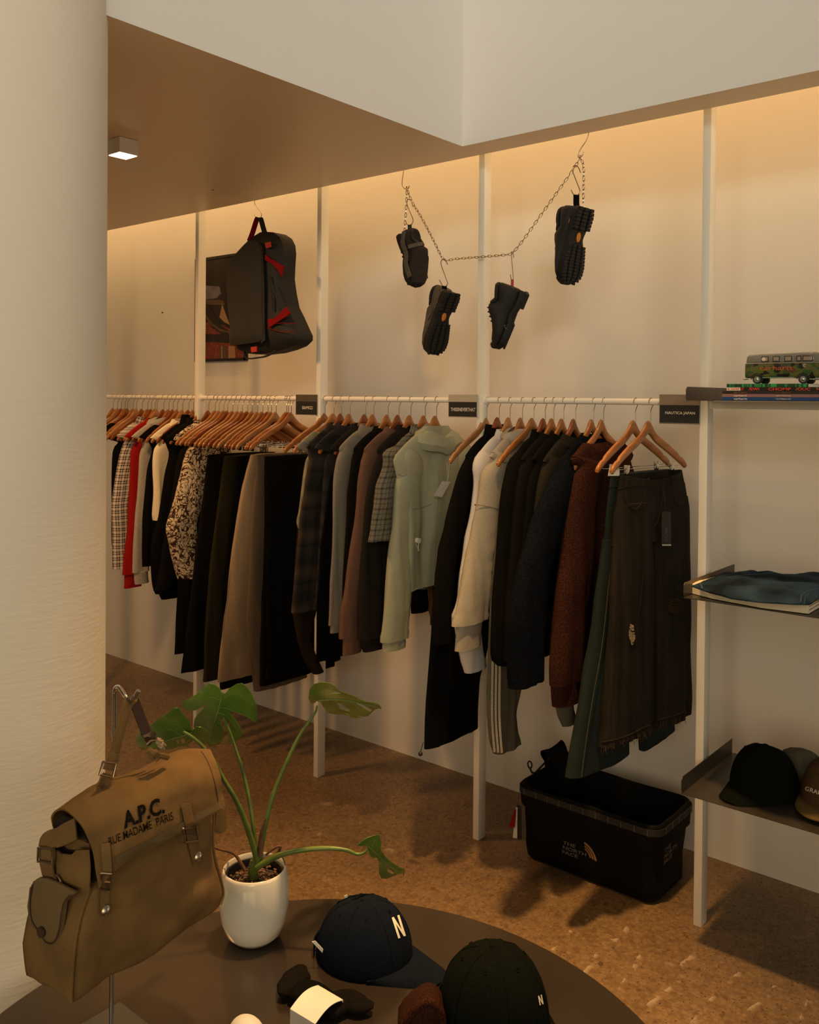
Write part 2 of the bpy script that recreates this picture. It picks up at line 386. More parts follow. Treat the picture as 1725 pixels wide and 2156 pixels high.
# floor: polished concrete with exposed aggregate
def floor_mat():
    m = mat('polished_concrete', (.2, .14, .08), rough=.38, spec=.5); N = NT(m); tc = N.n('ShaderNodeTexCoord'); V = tc.outputs['Object']
    big = N.n('ShaderNodeTexNoise', i_Scale=1.7, i_Detail=4.0); N.l(V, big.inputs['Vector'])
    base = N.ramp(big.outputs[0], [(.3, (.160, .098, .046)), (.7, (.25, .160, .080))])
    vo = N.n('ShaderNodeTexVoronoi', i_Scale=75.0); N.l(V, vo.inputs['Vector'])
    cellc = N.ramp(vo.outputs['Color'], [(.0, (.45, .4, .35)), (.12, (.75, .7, .66)), (.5, (1, 1, 1)), (.92, (1.12, 1.10, 1.04)), (1, (1.6, 1.55, 1.4))])
    edge = N.ramp(vo.outputs['Distance'], [(.25, (1, 1, 1)), (.55, (.82, .82, .82))])
    pit = N.n('ShaderNodeTexNoise', i_Scale=130.0, i_Detail=2.0); N.l(V, pit.inputs['Vector'])
    pits = N.ramp(pit.outputs[0], [(.30, (.16, .13, .11)), (.385, (1, 1, 1))])
    sp = N.n('ShaderNodeTexNoise', i_Scale=9.0, i_Detail=6.0); N.l(V, sp.inputs['Vector'])
    pale = N.ramp(sp.outputs[0], [(.66, (0, 0, 0)), (.74, (1, 1, 1))])
    c = N.mix(1.0, base, cellc, 'MULTIPLY'); c = N.mix(1.0, c, edge, 'MULTIPLY'); c = N.mix(1.0, c, pits, 'MULTIPLY'); c = N.mix(N.math('MULTIPLY', pale, .35), c, (.5, .40, .28))
    # worn pale saw marks in front of the crate
    sep = N.n('ShaderNodeSeparateXYZ'); N.l(V, sep.inputs[0])
    ws = N.n('ShaderNodeTexNoise', i_Scale=5.0, i_Detail=4.0); N.l(V, ws.inputs['Vector'])
    ln = N.math('FRACT', N.math('MULTIPLY', N.math('ADD', sep.outputs[0], N.math('MULTIPLY', ws.outputs[0], .10)), 9.0))
    lines = N.ramp(ln, [(.0, (1, 1, 1)), (.16, (0, 0, 0))])
    dx = N.math('ABSOLUTE', N.math('ADD', sep.outputs[0], 1.05)); dy = N.math('ABSOLUTE', N.math('ADD', sep.outputs[1], -2.28))
    msk = N.math('MULTIPLY', N.math('LESS_THAN', dx, .42), N.math('LESS_THAN', dy, .34))
    br = N.n('ShaderNodeTexNoise', i_Scale=26.0, i_Detail=5.0); N.l(V, br.inputs['Vector']); brk = N.ramp(br.outputs[0], [(.5, (0, 0, 0)), (.6, (1, 1, 1))])
    k = N.math('MULTIPLY', N.math('MULTIPLY', msk, lines), brk); c = N.mix(N.math('MULTIPLY', k, .55), c, (.55, .45, .33))
    N.l(c, N.b.inputs['Base Color'])
    bp = N.n('ShaderNodeBump'); bp.inputs['Strength'].default_value = .25; bp.inputs['Distance'].default_value = .002; N.l(pits, bp.inputs['Height']); N.l(bp.outputs[0], N.b.inputs['Normal'])
    rr = N.ramp(pit.outputs[0], [(.3, (.7, .7, .7)), (.45, (.36, .36, .36))]); N.l(rr, N.b.inputs['Roughness'])
    return m
M['floor'] = floor_mat()
def column_mat():
    m = mat('textured_plaster', (.84, .775, .66), rough=.85); N = NT(m); tc = N.n('ShaderNodeTexCoord'); mp = N.n('ShaderNodeMapping'); mp.inputs['Scale'].default_value = (10, 10, 60)
    N.l(tc.outputs['Object'], mp.inputs[0]); nz = N.n('ShaderNodeTexNoise', i_Scale=2.0, i_Detail=5.0); N.l(mp.outputs[0], nz.inputs['Vector'])
    bp = N.n('ShaderNodeBump'); bp.inputs['Strength'].default_value = .22; bp.inputs['Distance'].default_value = .004; N.l(nz.outputs[0], bp.inputs['Height']); N.l(bp.outputs[0], N.b.inputs['Normal']); return m
M['column'] = column_mat()
def leaf_mat():
    m = mat('monstera_leaf', (.035, .085, .012), rough=.33, spec=.5); N = NT(m); tc = N.n('ShaderNodeTexCoord')
    nz = N.n('ShaderNodeTexNoise', i_Scale=14.0, i_Detail=3.0); N.l(tc.outputs['Object'], nz.inputs['Vector'])
    N.l(N.ramp(nz.outputs[0], [(.3, (.042, .110, .010)), (.75, (.125, .215, .025))]), N.b.inputs['Base Color'])
    N.b.inputs['Subsurface Weight'].default_value = .0; return m
M['leaf'] = leaf_mat()
def print_shirt():
    m = mat('branch_print_cotton', (.6, .5, .34), rough=.9, spec=.15); N = NT(m); tc = N.n('ShaderNodeTexCoord'); V = tc.outputs['Object']
    w = N.n('ShaderNodeTexNoise', i_Scale=16.0, i_Detail=2.0); N.l(V, w.inputs['Vector'])
    vv = N.n('ShaderNodeVectorMath'); vv.operation = 'MULTIPLY_ADD'; N.l(w.outputs['Color'], vv.inputs[0]); vv.inputs[1].default_value = (.09, .09, .09); N.l(V, vv.inputs[2])
    out = None
    for sc, off, th in ((32, 0, .034), (44, 4, .030), (38, 9, .026)):
        mp = N.n('ShaderNodeMapping'); mp.inputs['Location'].default_value = (off, off*.6, off*.2); N.l(vv.outputs[0], mp.inputs[0])
        n_ = N.n('ShaderNodeTexNoise', i_Scale=float(sc), i_Detail=.6); N.l(mp.outputs[0], n_.inputs['Vector'])
        d_ = N.math('ABSOLUTE', N.math('SUBTRACT', n_.outputs[0], .5)); k = N.ramp(d_, [(th*.8, (1, 1, 1)), (th, (0, 0, 0))]); out = k if out is None else N.math('MAXIMUM', out, k)
    N.l(N.mix(out, (.64, .53, .36), (.045, .020, .012)), N.b.inputs['Base Color']); return m
M['print'] = print_shirt()
wh, nv, bl = (.62, .54, .44), (.045, .03, .035), (.015, .013, .014)
M['gingham'] = plaid('navy_cream_check', wh, [(0, wh), (.40, nv), (.62, wh), (.76, nv)], [(0, wh), (.40, nv), (.62, wh), (.76, nv)], .030, .030)
M['plaid1'] = plaid('dark_shadow_plaid_brown', bl, [(0, (.010, .009, .008)), (.35, (.075, .052, .038)), (.6, (.018, .015, .012)), (.85, (.03, .026, .024))], [(0, (.010, .009, .008)), (.3, (.070, .050, .036)), (.6, (.012, .011, .010)), (.9, (.03, .026, .024))], .13, .15, blur=True)
M['plaid2'] = plaid('dark_shadow_plaid_blue', bl, [(0, (.010, .009, .009)), (.35, (.040, .042, .042)), (.6, (.014, .013, .013)), (.85, (.03, .022, .018))], [(0, (.010, .009, .009)), (.3, (.040, .040, .038)), (.6, (.012, .011, .010)), (.9, (.03, .026, .024))], .12, .14, blur=True)
g1, g2 = (.17, .155, .115), (.045, .038, .028)
M['greycheck'] = plaid('grey_black_check', g1, [(0, g1), (.30, g2), (.38, g1), (.72, g2), (.92, g1)], [(0, g1), (.30, g2), (.38, g1), (.72, g2), (.92, g1)], .034, .038)
M['bluecheck'] = plaid('pale_blue_yellow_check', (.2, .2, .15), [(0, (.30, .25, .14)), (.45, (.12, .15, .16)), (.7, (.34, .30, .18))], [(0, (.28, .23, .12)), (.5, (.10, .14, .16)), (.8, (.3, .26, .16))], .06, .075, blur=True)
def dark_denim():
    m = mat('washed_black_brown_denim', (.025, .018, .011), rough=.9, spec=.2, bump=.5, bscale=500); N = NT(m); tc = N.n('ShaderNodeTexCoord')
    mp = N.n('ShaderNodeMapping'); mp.inputs['Scale'].default_value = (26, 26, 2.2); N.l(tc.outputs['Object'], mp.inputs[0])
    nz = N.n('ShaderNodeTexNoise', i_Scale=1.0, i_Detail=6.0); N.l(mp.outputs[0], nz.inputs['Vector'])
    N.l(N.ramp(nz.outputs[0], [(.3, (.0075, .0055, .0035)), (.6, (.016, .0115, .0070)), (.78, (.034, .024, .015))]), N.b.inputs['Base Color']); return m
M['dden'] = dark_denim()
def camo():
    m = mat('camouflage_paint', (.1, .12, .03), rough=.25, coat=.5); N = NT(m); tc = N.n('ShaderNodeTexCoord'); V = tc.outputs['Object']; col = (.105, .115, .022)
    out = None
    for sc, off, c, th in ((38, 0, (.030, .085, .022), .52), (34, 5, (.10, .055, .025), .60), (46, 11, (.008, .008, .006), .58)):
        mp = N.n('ShaderNodeMapping'); mp.inputs['Location'].default_value = (off, off*.7, off*.3); N.l(V, mp.inputs[0])
        nz = N.n('ShaderNodeTexNoise', i_Scale=float(sc), i_Detail=1.5); N.l(mp.outputs[0], nz.inputs['Vector'])
        k = N.ramp(nz.outputs[0], [(th, (0, 0, 0)), (th+.01, (1, 1, 1))]); out = N.mix(k, out if out is not None else col, c)
    N.l(out, N.b.inputs['Base Color']); return m
M['camo'] = camo()
M['vangrey'] = mat('van_grey_paint', (.20, .20, .17), rough=.25, coat=.5)
M['glass_dark'] = mat('tinted_window', (.25, .22, .18), rough=.08, spec=.6, trans=.0)
M['tyre'] = mat('tyre_rubber', (.008, .008, .008), rough=.6)
M['vanorange'] = mat('orange_letters', (.42, .10, .03), rough=.5)
def cover(name, stops, sc=9):
    m = mat(name, stops[0][1], rough=.35); N = NT(m); tc = N.n('ShaderNodeTexCoord'); mp = N.n('ShaderNodeMapping'); mp.inputs['Scale'].default_value = (sc, 0, 0); N.l(tc.outputs['Object'], mp.inputs[0])
    nz = N.n('ShaderNodeTexNoise', i_Scale=3.0, i_Detail=2.0); N.l(mp.outputs[0], nz.inputs['Vector']); N.l(N.ramp(nz.outputs[0], stops, 'CONSTANT'), N.b.inputs['Base Color']); return m
M['mag_green'] = cover('green_spine', [(0, (.02, .22, .055)), (.45, (.01, .06, .02)), (.52, (.03, .33, .09)), (.6, (.015, .12, .035))])
M['mag_red'] = mat('black_spine', (.014, .012, .010), rough=.35)
M['mag_black'] = mat('dark_brown_spine', (.022, .014, .012), rough=.4)
M['mag_pink'] = mat('dusty_pink_spine', (.26, .13, .125), rough=.4)
M['mag_blue'] = mat('blue_spine', (.008, .055, .20), rough=.4)
M['spine_red'] = mat('red_orange_letters', (.62, .06, .025), rough=.5)
M['spine_cream'] = mat('cream_panel', (.72, .62, .48), rough=.5)
def rug():
    m = mat('rug_in_photograph', (.2, .04, .02), rough=.3); N = NT(m); tc = N.n('ShaderNodeTexCoord')
    vo = N.n('ShaderNodeTexVoronoi', i_Scale=55.0); N.l(tc.outputs['Object'], vo.inputs['Vector'])
    N.l(N.ramp(vo.outputs['Distance'], [(.12, (.35, .22, .15)), (.25, (.03, .01, .008)), (.45, (.22, .030, .012)), (.7, (.13, .02, .01))]), N.b.inputs['Base Color']); return m
M['rug'] = rug()
M['photo_dark'] = mat('dark_part_of_photograph', (.016, .009, .007), rough=.25, var=.3, vscale=12)
M['photo_grey'] = mat('grey_cloth_in_photograph', (.13, .11, .12), rough=.3, var=.3, vscale=20)
M['photo_brown'] = mat('brown_part_of_photograph', (.09, .048, .02), rough=.3)
M['photo_tan'] = mat('tan_part_of_photograph', (.30, .17, .085), rough=.3)
# ------------------------------------------------------------------ the setting
YW = 3.207; ZS = 2.54; YE = 2.70; XB = -1.91; YB = 2.571; YP = 2.755; YR = 2.778; ZR = 1.6465
struct('floor', bx(-8, 4, -4, YW+.1, -.05, 0), M['floor'])
struct('wall_back', bx(-8, 4, YW, YW+.12, 0, 4.6), M['wall'])
struct('wall_left', bx(-8.1, -8, -4, YW, 0, 4.6), M['wall'])
# dropped ceiling over the left part and the narrow bulkhead that goes on to the right: one L-shaped slab
bm = bmesh.new()
L_ = [(-8, -4), (-8, YE), (4, YE), (4, YB), (XB, YB), (XB, .92), (-2.08, .92), (-2.08, -4)]
vb = [bm.verts.new((x, y, ZS)) for x, y in L_]; f = bm.faces.new(vb)
r = bmesh.ops.extrude_face_region(bm, geom=[f]); bmesh.ops.translate(bm, verts=[v for v in r['geom'] if isinstance(v, bmesh.types.BMVert)], vec=(0, 0, 1.5))
bm.faces.ensure_lookup_table()
for f in bm.faces: f.material_index = 0 if abs(f.calc_center_median().z-ZS) < .01 else 1
struct('ceiling', bm, [M['soffit'], M['bulk']], smooth=False)
struct('ceiling_high', bx(-8, 4, -4, YW, 4.04, 4.12), M['bulk'])
bm = bmesh.new(); lathe(bm, [(.25, 0), (.25, 2.0), (.25, 4.04)], n=96, c=(-2.08, .99, 0))
struct('wall_column', bm, M['column'])
# small dents and specks on the painted surfaces
# ------------------------------------------------------------------ white posts and rods
pw, pd = .026, .045
posts = []
pn = ['slim white square post behind the column, far left of the rack', 'slim white square post crossed by the framed picture and the hanging bag', 'slim white square post behind the tall monstera leaf', 'slim white square post behind the hanging chain', 'slim white square post carrying the steel shelves']
for i, x in enumerate((-4.57, -3.666, -2.811, -1.956, -1.101)):
    o = tag(obj('rack_post', bx(x-pw/2, x+pw/2, YP, YP+pd, 0, 3.0, .0015), M['post']), pn[i], 'post', 'white rack posts'); posts.append(x)
pn = ['white garment rod left of the first visible post', 'white garment rod between the first and second visible posts', 'white garment rod ending at the THISISNEVERTHAT sign', 'white garment rod ending at the NAUTICA JAPAN sign']
for i in range(4):
    bm = bmesh.new(); x0, x1 = posts[i]+pw/2, posts[i+1]-pw/2
    tube(bm, [(x0, YR, ZR), (x1, YR, ZR)], .0105, 20)
    o = empty('garment_rod', (x0, YR, ZR), 0, pn[i], 'rod', 'white garment rods'); wob(o, 'tube', bm, M['rod'])
    for x in (x0+.003, x1-.003):
        bm = bmesh.new(); tube(bm, [(x-.003, YR, ZR), (x+.003, YR, ZR)], .015, 20); wob(o, 'end_flange', bm, M['rod'])
# ------------------------------------------------------------------ square ceiling spot
a = PZ(251.6, 285.5, ZS); b = PZ(292.8, 295.6, ZS); w = abs(b.y-a.y); h = a.z - PX(251.6, 319, a.x).z
o = empty('ceiling_spotlight', (a.x-w/2, a.y+w/2, ZS-h), 0, 'small square white surface spotlight glowing under the dropped ceiling', 'light')
bm = bx(a.x-w, a.x, a.y, a.y+w, ZS-h, ZS-.001, .002)
fs = [f for f in bm.faces if f.normal.z < -.9]
wob(o, 'housing', bm, M['lamp_body'], smooth=False)
wob(o, 'diffuser', bx(a.x-w+.004, a.x-.004, a.y+.004, a.y+w-.004, ZS-h-.0015, ZS-h-.0003), M['lamp_glow'])
l = bpy.data.lights.new('spotlight_beam', 'SPOT'); l.energy = 12; l.color = (1, .62, .32); l.spot_size = R(140); l.spot_blend = 1; l.shadow_soft_size = .05
lo = bpy.data.objects.new('spotlight_beam', l); COL.objects.link(lo); lo.location = (a.x-w/2, a.y+w/2, ZS-h-.01)
# ------------------------------------------------------------------ sign holders folded over the rod
def sign(px0, px1, ptop, plab, pbot, txt, label, tx0, tx1, ty0, ty1, off=8, mh='holder'):
    Y = YP-.006; p0 = PY(px0, (ptop+pbot)/2, Y); p1 = PY(px1, (ptop+pbot)/2, Y); x0, x1 = p0.x, p1.x
    xm = px0+2; zt = PY(xm, ptop, Y).z; zl = PY(xm, plab, Y).z; zb = PY(xm, pbot, Y).z
    o = empty('brand_sign', ((x0+x1)/2, Y, zb), 0, label, 'sign', 'black brand signs hooked over the rods')
    bm = bx(x0, x1, Y, Y+.0015, zb, zt); bx(x0, x1, Y, Y+.046, zt-.0015, zt+.0005, bm=bm); bx(x0, x1, Y+.046, Y+.0475, zt-.07, zt+.0005, bm=bm)
    wob(o, 'holder', bm, M[mh], smooth=False)
    wob(o, 'label_card', bx(x0+.003, x1-.001, Y-.002, Y-.0002, zb+.004, zl), M['label_black'], smooth=False)
    a0 = PY(tx0, ty1, Y); a1 = PY(tx1, ty1, Y); h = PY(tx0, ty0, Y).z - a0.z
    wob(o, 'lettering', flat_text(txt, (a0.x, Y-.0022, a0.z), (1, 0, 0), (0, 0, 1), a1.x-a0.x, h, .022), M['ink_white'], smooth=False)
M['holder_pale'] = mat('pale_card_holder', (.50, .43, .31), rough=.6)
M['holder_dark'] = mat('dark_card_holder', (.085, .068, .042), rough=.6)
sign(1388.5, 1473.5, 831, 852.5, 892, 'NAUTICA JAPAN', 'black NAUTICA JAPAN sign in a brown metal holder beside the shelf post', 1402, 1464.5, 866, 873.5)
sign(944.5, 1004.5, 831, 846, 878.5, 'THISISNEVERTHAT', 'black THISISNEVERTHAT sign with a pale folded top', 950, 1002, 858, 865.5, mh='holder_pale')
sign(623, 667, 831, 845, 873, 'GRAMICCI', 'black GRAMICCI sign with a dark folded top beside a post', 637, 659, 855, 861.5, mh='holder_dark')
# ------------------------------------------------------------------ hangers
def HX(px): return PY(px, 842, YR).x
def hanger_bm():
    """wooden body along local x (the front tip is -x)"""
    bm = bmesh.new(); rings = []; n = 12; N = 64
    for i in range(N+1):
        x = -.222 + .444*i/N; a = abs(x)/.222
        top = 1.586 - .028*(1-math.exp(-(x/.030)**2)) - .107*a**1.12 - .012*a**5
        h = .030 + .014*math.exp(-(x/.028)**2) - .006*a**4
        nt = math.exp(-((abs(x)-.183)/.0045)**2)*.0055
        if a > .96: h *= max(.25, math.sqrt(max(0, 1-((a-.96)/.045)**2))); top -= (.026-h)*.3 if h < .026 else 0
        zc = top - h/2; yb = .010*(1-a*a)
        th = .0062+.001*math.exp(-(x/.03)**2); ring = []
        for k in range(n):
            t = 2*PI*k/n; c, s = math.cos(t), math.sin(t)
            ring.append(Vector((x, yb+th*math.copysign(abs(c)**.6, c), zc+h/2*math.copysign(abs(s)**.75, s) - (nt if s > 0.3 else 0))))
        rings.append(ring)
    loft(bm, rings); return bm
def hook_bm():
    bm = bmesh.new(); P = []; r = .0125; zc = ZR
    for k in range(13):
        t = R(200-230*k/12); P.append((r*math.cos(t), 0, zc+r*math.sin(t)))
    P += [(r*.95, 0, zc-.012), (.004, 0, zc-.022), (-.001, 0, zc-.032), (0, 0, zc-.045), (0, 0, 1.578)]
    tube(bm, P, .0015, 8); return bm
def clip_bm():
    bm = bmesh.new()
    box(bm, (0, -.004, 1.428), (.016, .0016, .034), Matrix.Rotation(R(6), 3, 'X'), .0004); box(bm, (0, .004, 1.428), (.016, .0016, .034), Matrix.Rotation(R(-6), 3, 'X'), .0004)
    tube(bm, [(-.008, 0, 1.433), (.008, 0, 1.433)], .003, 8); return bm
def bar_bm():
    bm = bmesh.new(); tube(bm, [(-.19, 0, 1.452), (-.19, 0, 1.434), (-.17, 0, 1.432), (.17, 0, 1.432), (.19, 0, 1.434), (.19, 0, 1.452)], .0014, 6); return bm
wood_me = None
protos = {}
def proto(kind, wd):
    """one hanger of each sort; the first use keeps it, later ones copy it"""
    o = empty('wooden_hanger'); b = obj('wooden_body', hanger_bm(), M[wd], o, angle=60); obj('hook', hook_bm(), M['wire'], o)
    if kind == 'clip':
        obj('clip_bar', bar_bm(), M['chrome'], o)
        for sx in (-.135, .135):
            bm = clip_bm(); bmesh.ops.translate(bm, verts=bm.verts, vec=(sx, 0, 0)); obj('clip', bm, M['chrome'], o)
    return o
used = set()
def hanger(px, phi, label, group, wd='wood1', kind='plain', X=None, dz=0):
    narrow = kind == 'plain' and px not in (1026,)
    key = (kind, wd)
    if key not in protos: protos[key] = proto(kind, wd)
    p = protos[key]
    if key not in used: used.add(key); o = p
    else:
        o = p.copy(); COL.objects.link(o)
        for ch in list(p.children): c = ch.copy(); COL.objects.link(c); c.parent = o
    X = HX(px) if X is None else X
    o.scale = (.82 if narrow else 1, 1, 1); o.location = (X, YR, 0+dz); o.rotation_euler = (0, 0, PI/2-R(phi)); tag(o, label, 'hanger', group); o.name = 'wooden_hanger'
    return o
def htop(a):
    a = a/.222; return 1.586-.028-.107*a**1.12-.012*a**5
class HF:
    """frame of one hanger: s along it (front -), z height"""
    def __init__(s, px, phi, X=None):
        s.X = HX(px) if X is None else X; s.phi = R(phi); s.e = Vector((math.sin(s.phi), math.cos(s.phi), 0)); s.n = Vector((math.cos(s.phi), -math.sin(s.phi), 0)); s.o = Vector((s.X, YR, 0))
    def sz(s, px, py, a=0, b=0):
        """pixel of a left silhouette -> centre (s, z) of an elliptic column with half sizes a (across) and b (along)"""
        def hit(px):
            d = ray(px, py); t = (s.o-CAM).dot(s.n)/d.dot(s.n); return CAM + d*t
        P = hit(px)
        if a or b:
            d = (P-CAM); dep = d.dot(FV); lat = Vector((d.y, -d.x, 0)).normalized()
            rr = math.sqrt((a*s.n.dot(lat))**2+(b*s.e.dot(lat))**2); P = hit(px+F*rr/dep)
        return (P-s.o).dot(s.e), P.z
def thing(name, hf, label, cat, group=None):
    return empty(name, (hf.X, YR, 0), PI/2-hf.phi, label, cat, group)
def cloth(name, parent, mt, z1, z0, sl, sr, th, folds=.004, ff=22, seed=0, nz=34, n=40, sq=.75, hem=0.0, offy=0, label=None, top_open=False, bow=0, lean=0):
    """hanging cloth tube between heights z1 (top) and z0: sl sr th offy are tables or functions of z"""
    g = lambda q: (lambda z: lerp_tab(q, z)) if isinstance(q, list) else (q if callable(q) else (lambda z: q))
    SL, SR, TH, OY = g(sl), g(sr), g(th), g(offy); rings = []
    for i in range(nz+1):
        z = z1+(z0-z1)*i/nz; a, b, t = SL(z), SR(z), TH(z)/2; k = min(1, i/nz*1.6); ring = []
        for j in range(n):
            u = 2*PI*j/n; c, s_ = math.cos(u), math.sin(u)
            x = (a+b)/2+(b-a)/2*math.copysign(abs(c)**.9, c); y = t*math.copysign(abs(s_)**sq, s_)
            f = noise.noise(Vector((x*ff+seed*7.3, z*1.9+seed, (.6 if s_ > 0 else 0)+seed*3)))+.5*noise.noise(Vector((x*ff*2.3+seed, z*3.5, seed*1.7)))
            w2 = noise.noise(Vector((x*9+seed, z*9, seed+5)))
            y += folds*k*f*1.6+folds*.35*w2+OY(z)+bow*math.sin(PI*(x-a)/(b-a+1e-6))
            x += folds*.5*k*noise.noise(Vector((seed+4.1, z*7, s_)))
            ring.append(Vector((x, y, z+hem*k*(x-(a+b)/2)+.0015*noise.noise(Vector((x*30, y*30, seed)))*(i == nz))))
        rings.append(ring)
    if not top_open:
        m = sum(rings[0], Vector())/n; rings.insert(0, [m+(p-m)*.55+Vector((0, 0, .004)) for p in rings[0]])
    m = sum(rings[-1], Vector())/n; rings.append([m+(p-m)*.75+Vector((0, 0, .006)) for p in rings[-1]])
    mid = rings[len(rings)//2]; us = [0]
    for j in range(n): us.append(us[-1]+(mid[(j+1) % n]-mid[j]).length)
    vs = [r[n//2].z for r in rings]
    bm = bmesh.new(); loft(bm, rings); o = obj(name, bm, mt, parent, angle=70, label=label); uv_rings(o, n, us, vs); return o
def sleeve(parent, hf, L, a, b, mt, seed=0, cuff=None, cuffm=None, name='sleeve', taper=.85, folds=.006, mirror=True, rib=.8, puff=0, join=True):
    pts = [hf.sz(x, y, a, b) for x, y in L]; org = pts[0]
    if join: pts = [(-.170, 1.468)]+[p for p in pts if p[1] < 1.448]
    P_ = smooth_pts([(s, 0, z) for s, z in sorted(pts, key=lambda q: -q[1])], 5); tab = sorted([(p.z, p.x) for p in P_]); z1, z0 = tab[-1][0], tab[0][0]
    H = z1-z0; zc = z0+(cuff or 0)
    def bw(z):
        t = (z1-z)/H; k = min(1, math.sqrt(max(t, .0)/.08+.06)); w = b*k*(1-(1-taper)*t)
        if cuff:
            if z < zc: w = b*taper*rib
            elif z < zc+.03: w *= 1+puff
        return w
    def aw(z): t = (z1-z)/H; w = a*2*min(1, math.sqrt(t/.05+.1)); return w*(rib if cuff and z < zc else 1)
    C = lambda z: lerp_tab(tab, z)
    o = cloth(name, parent, mt, z1, zc, lambda z: C(z)-bw(z), lambda z: C(z)+bw(z), aw, folds, 30, seed, nz=36, n=28, sq=.95)
    if cuff: cloth('cuff', parent, cuffm or mt, zc+.004, z0, lambda z: C(z)-bw(min(z, zc-.001)), lambda z: C(z)+bw(min(z, zc-.001)), lambda z: aw(min(z, zc-.001)), .0015, 60, seed, nz=6, n=28, sq=.95)
    if mirror:
        cloth(name, parent, mt, z1, z0+.02, lambda z: -C(z)-bw(z), lambda z: -C(z)+bw(z), aw, folds, 30, seed+11, nz=24, n=24, sq=.95)
    return org, (C, z1, z0)
def top(name, label, cat, px, phi, L, a, b, mt, hem, seed=0, cuff=None, cuffm=None, collar=None, hood=False, th=.036, group=None, taper=.85, folds=.006, body_in=.035, puff=0, rib=.8, X=None, collarm=None, bfolds=.005):
    hf = HF(px, phi, X); t = thing(name, hf, label, cat, group); (s0, z0), _ = sleeve(t, hf, L, a, b, M[mt], seed, cuff, M[cuffm] if cuffm else None, taper=taper, folds=folds, puff=puff, rib=rib)
    sh = min(abs(s0)+.02, .30)
    zn = 1.522 if (collar or hood) else 1.509
    half = [(htop(q)+.011, q*.94) for q in (.07, .09, .12, .15, .18, .205)]+[(htop(.222)+.008, .212), (min(z0-.03, 1.405), sh-.008), (z0-.12, sh-body_in), (hem, sh-body_in-.02)]
    half = sorted(half)
    o = cloth('body', t, M[mt], zn, hem, lambda z: -lerp_tab(half, z), lambda z: lerp_tab(half, z), [(hem, th*1.15), (1.3, th), (1.45, th*.9), (1.57, th*.8)], bfolds, 16, seed+3, nz=52, n=56, top_open=True)
    for v in o.data.vertices:      # neckline dips in front, less behind
        if v.co.z > zn-.006: v.co.z -= (.034 if v.co.y < 0 else .012)*(1-min(1, abs(v.co.x)/.11)**2)
    if collar:
        bm = bmesh.new(); h = collar; rings = []
        for k, (q, dz) in enumerate(((1.25, -.022), (1.12, h*.1), (1.0, h*.75), (.88, h*.72), (.95, -.01))):
            rings.append([Vector((.082*q*math.cos(u), .022*q*math.sin(u), 1.524+dz-(.016 if math.sin(u) < 0 else .0)*abs(math.sin(u))+.004*noise.noise(Vector((u, k, seed))))) for u in [2*PI*j/28 for j in range(28)]])
        loft(bm, rings, True, False, False); uv_rings(obj('collar', bm, M[collarm or mt], t), 28, [k*.013 for k in range(29)], [k*.012 for k in range(5)])
    if hood:
        bm = bmesh.new(); rings = []
        for k, (q, w, dz, dy) in enumerate(((1.0, .030, -.02, 0), (1.35, .040, -.012, .0), (1.5, .046, .008, .004), (1.35, .042, .026, .006), (1.0, .03, .03, .004))):
            rings.append([Vector((.078*q*math.cos(u), w*math.sin(u)+dy, 1.522+dz-.018*abs(math.cos(u))+.008*noise.noise(Vector((2*math.cos(u), 2*math.sin(u)+k, seed))))) for u in [2*PI*j/28 for j in range(28)]])
        loft(bm, rings, True, False, False); uv_rings(obj('hood', bm, M[mt], t), 28, [k*.013 for k in range(29)], [k*.02 for k in range(5)])
    return t, hf
def panel_trousers(name, label, cat, px, phi, L, wid, mt, th=.03, seed=0, group=None, X=None, ztop=None, hem=0, flare=0, folds=.006, sd=0, band=None):
    """trousers folded lengthwise and clipped: left silhouette in pixels, width table in metres"""
    hf = HF(px, phi, X); t = thing(name, hf, label, cat, group)
    pts = [hf.sz(x, y, th/2, 0) for x, y in L]; tab = sorted([(z, s) for s, z in pts]); z1, z0 = ztop or tab[-1][0], tab[0][0]
    W_ = wid if isinstance(wid, list) else [(0, wid), (2, wid)]
    cloth('trouser_legs', t, M[mt], z1-(.035 if band else 0), z0, lambda z: lerp_tab(tab, z), lambda z: lerp_tab(tab, z)+lerp_tab(W_, z), th, folds, 20, seed, nz=44, n=44, hem=hem)
    if band:
        cloth('waistband', t, M[band], z1, z1-.04, lambda z: lerp_tab(tab, z)-.002, lambda z: lerp_tab(tab, z)+lerp_tab(W_, z)+.002, th*1.15, .002, 40, seed, nz=6, n=44)
    return t, hf
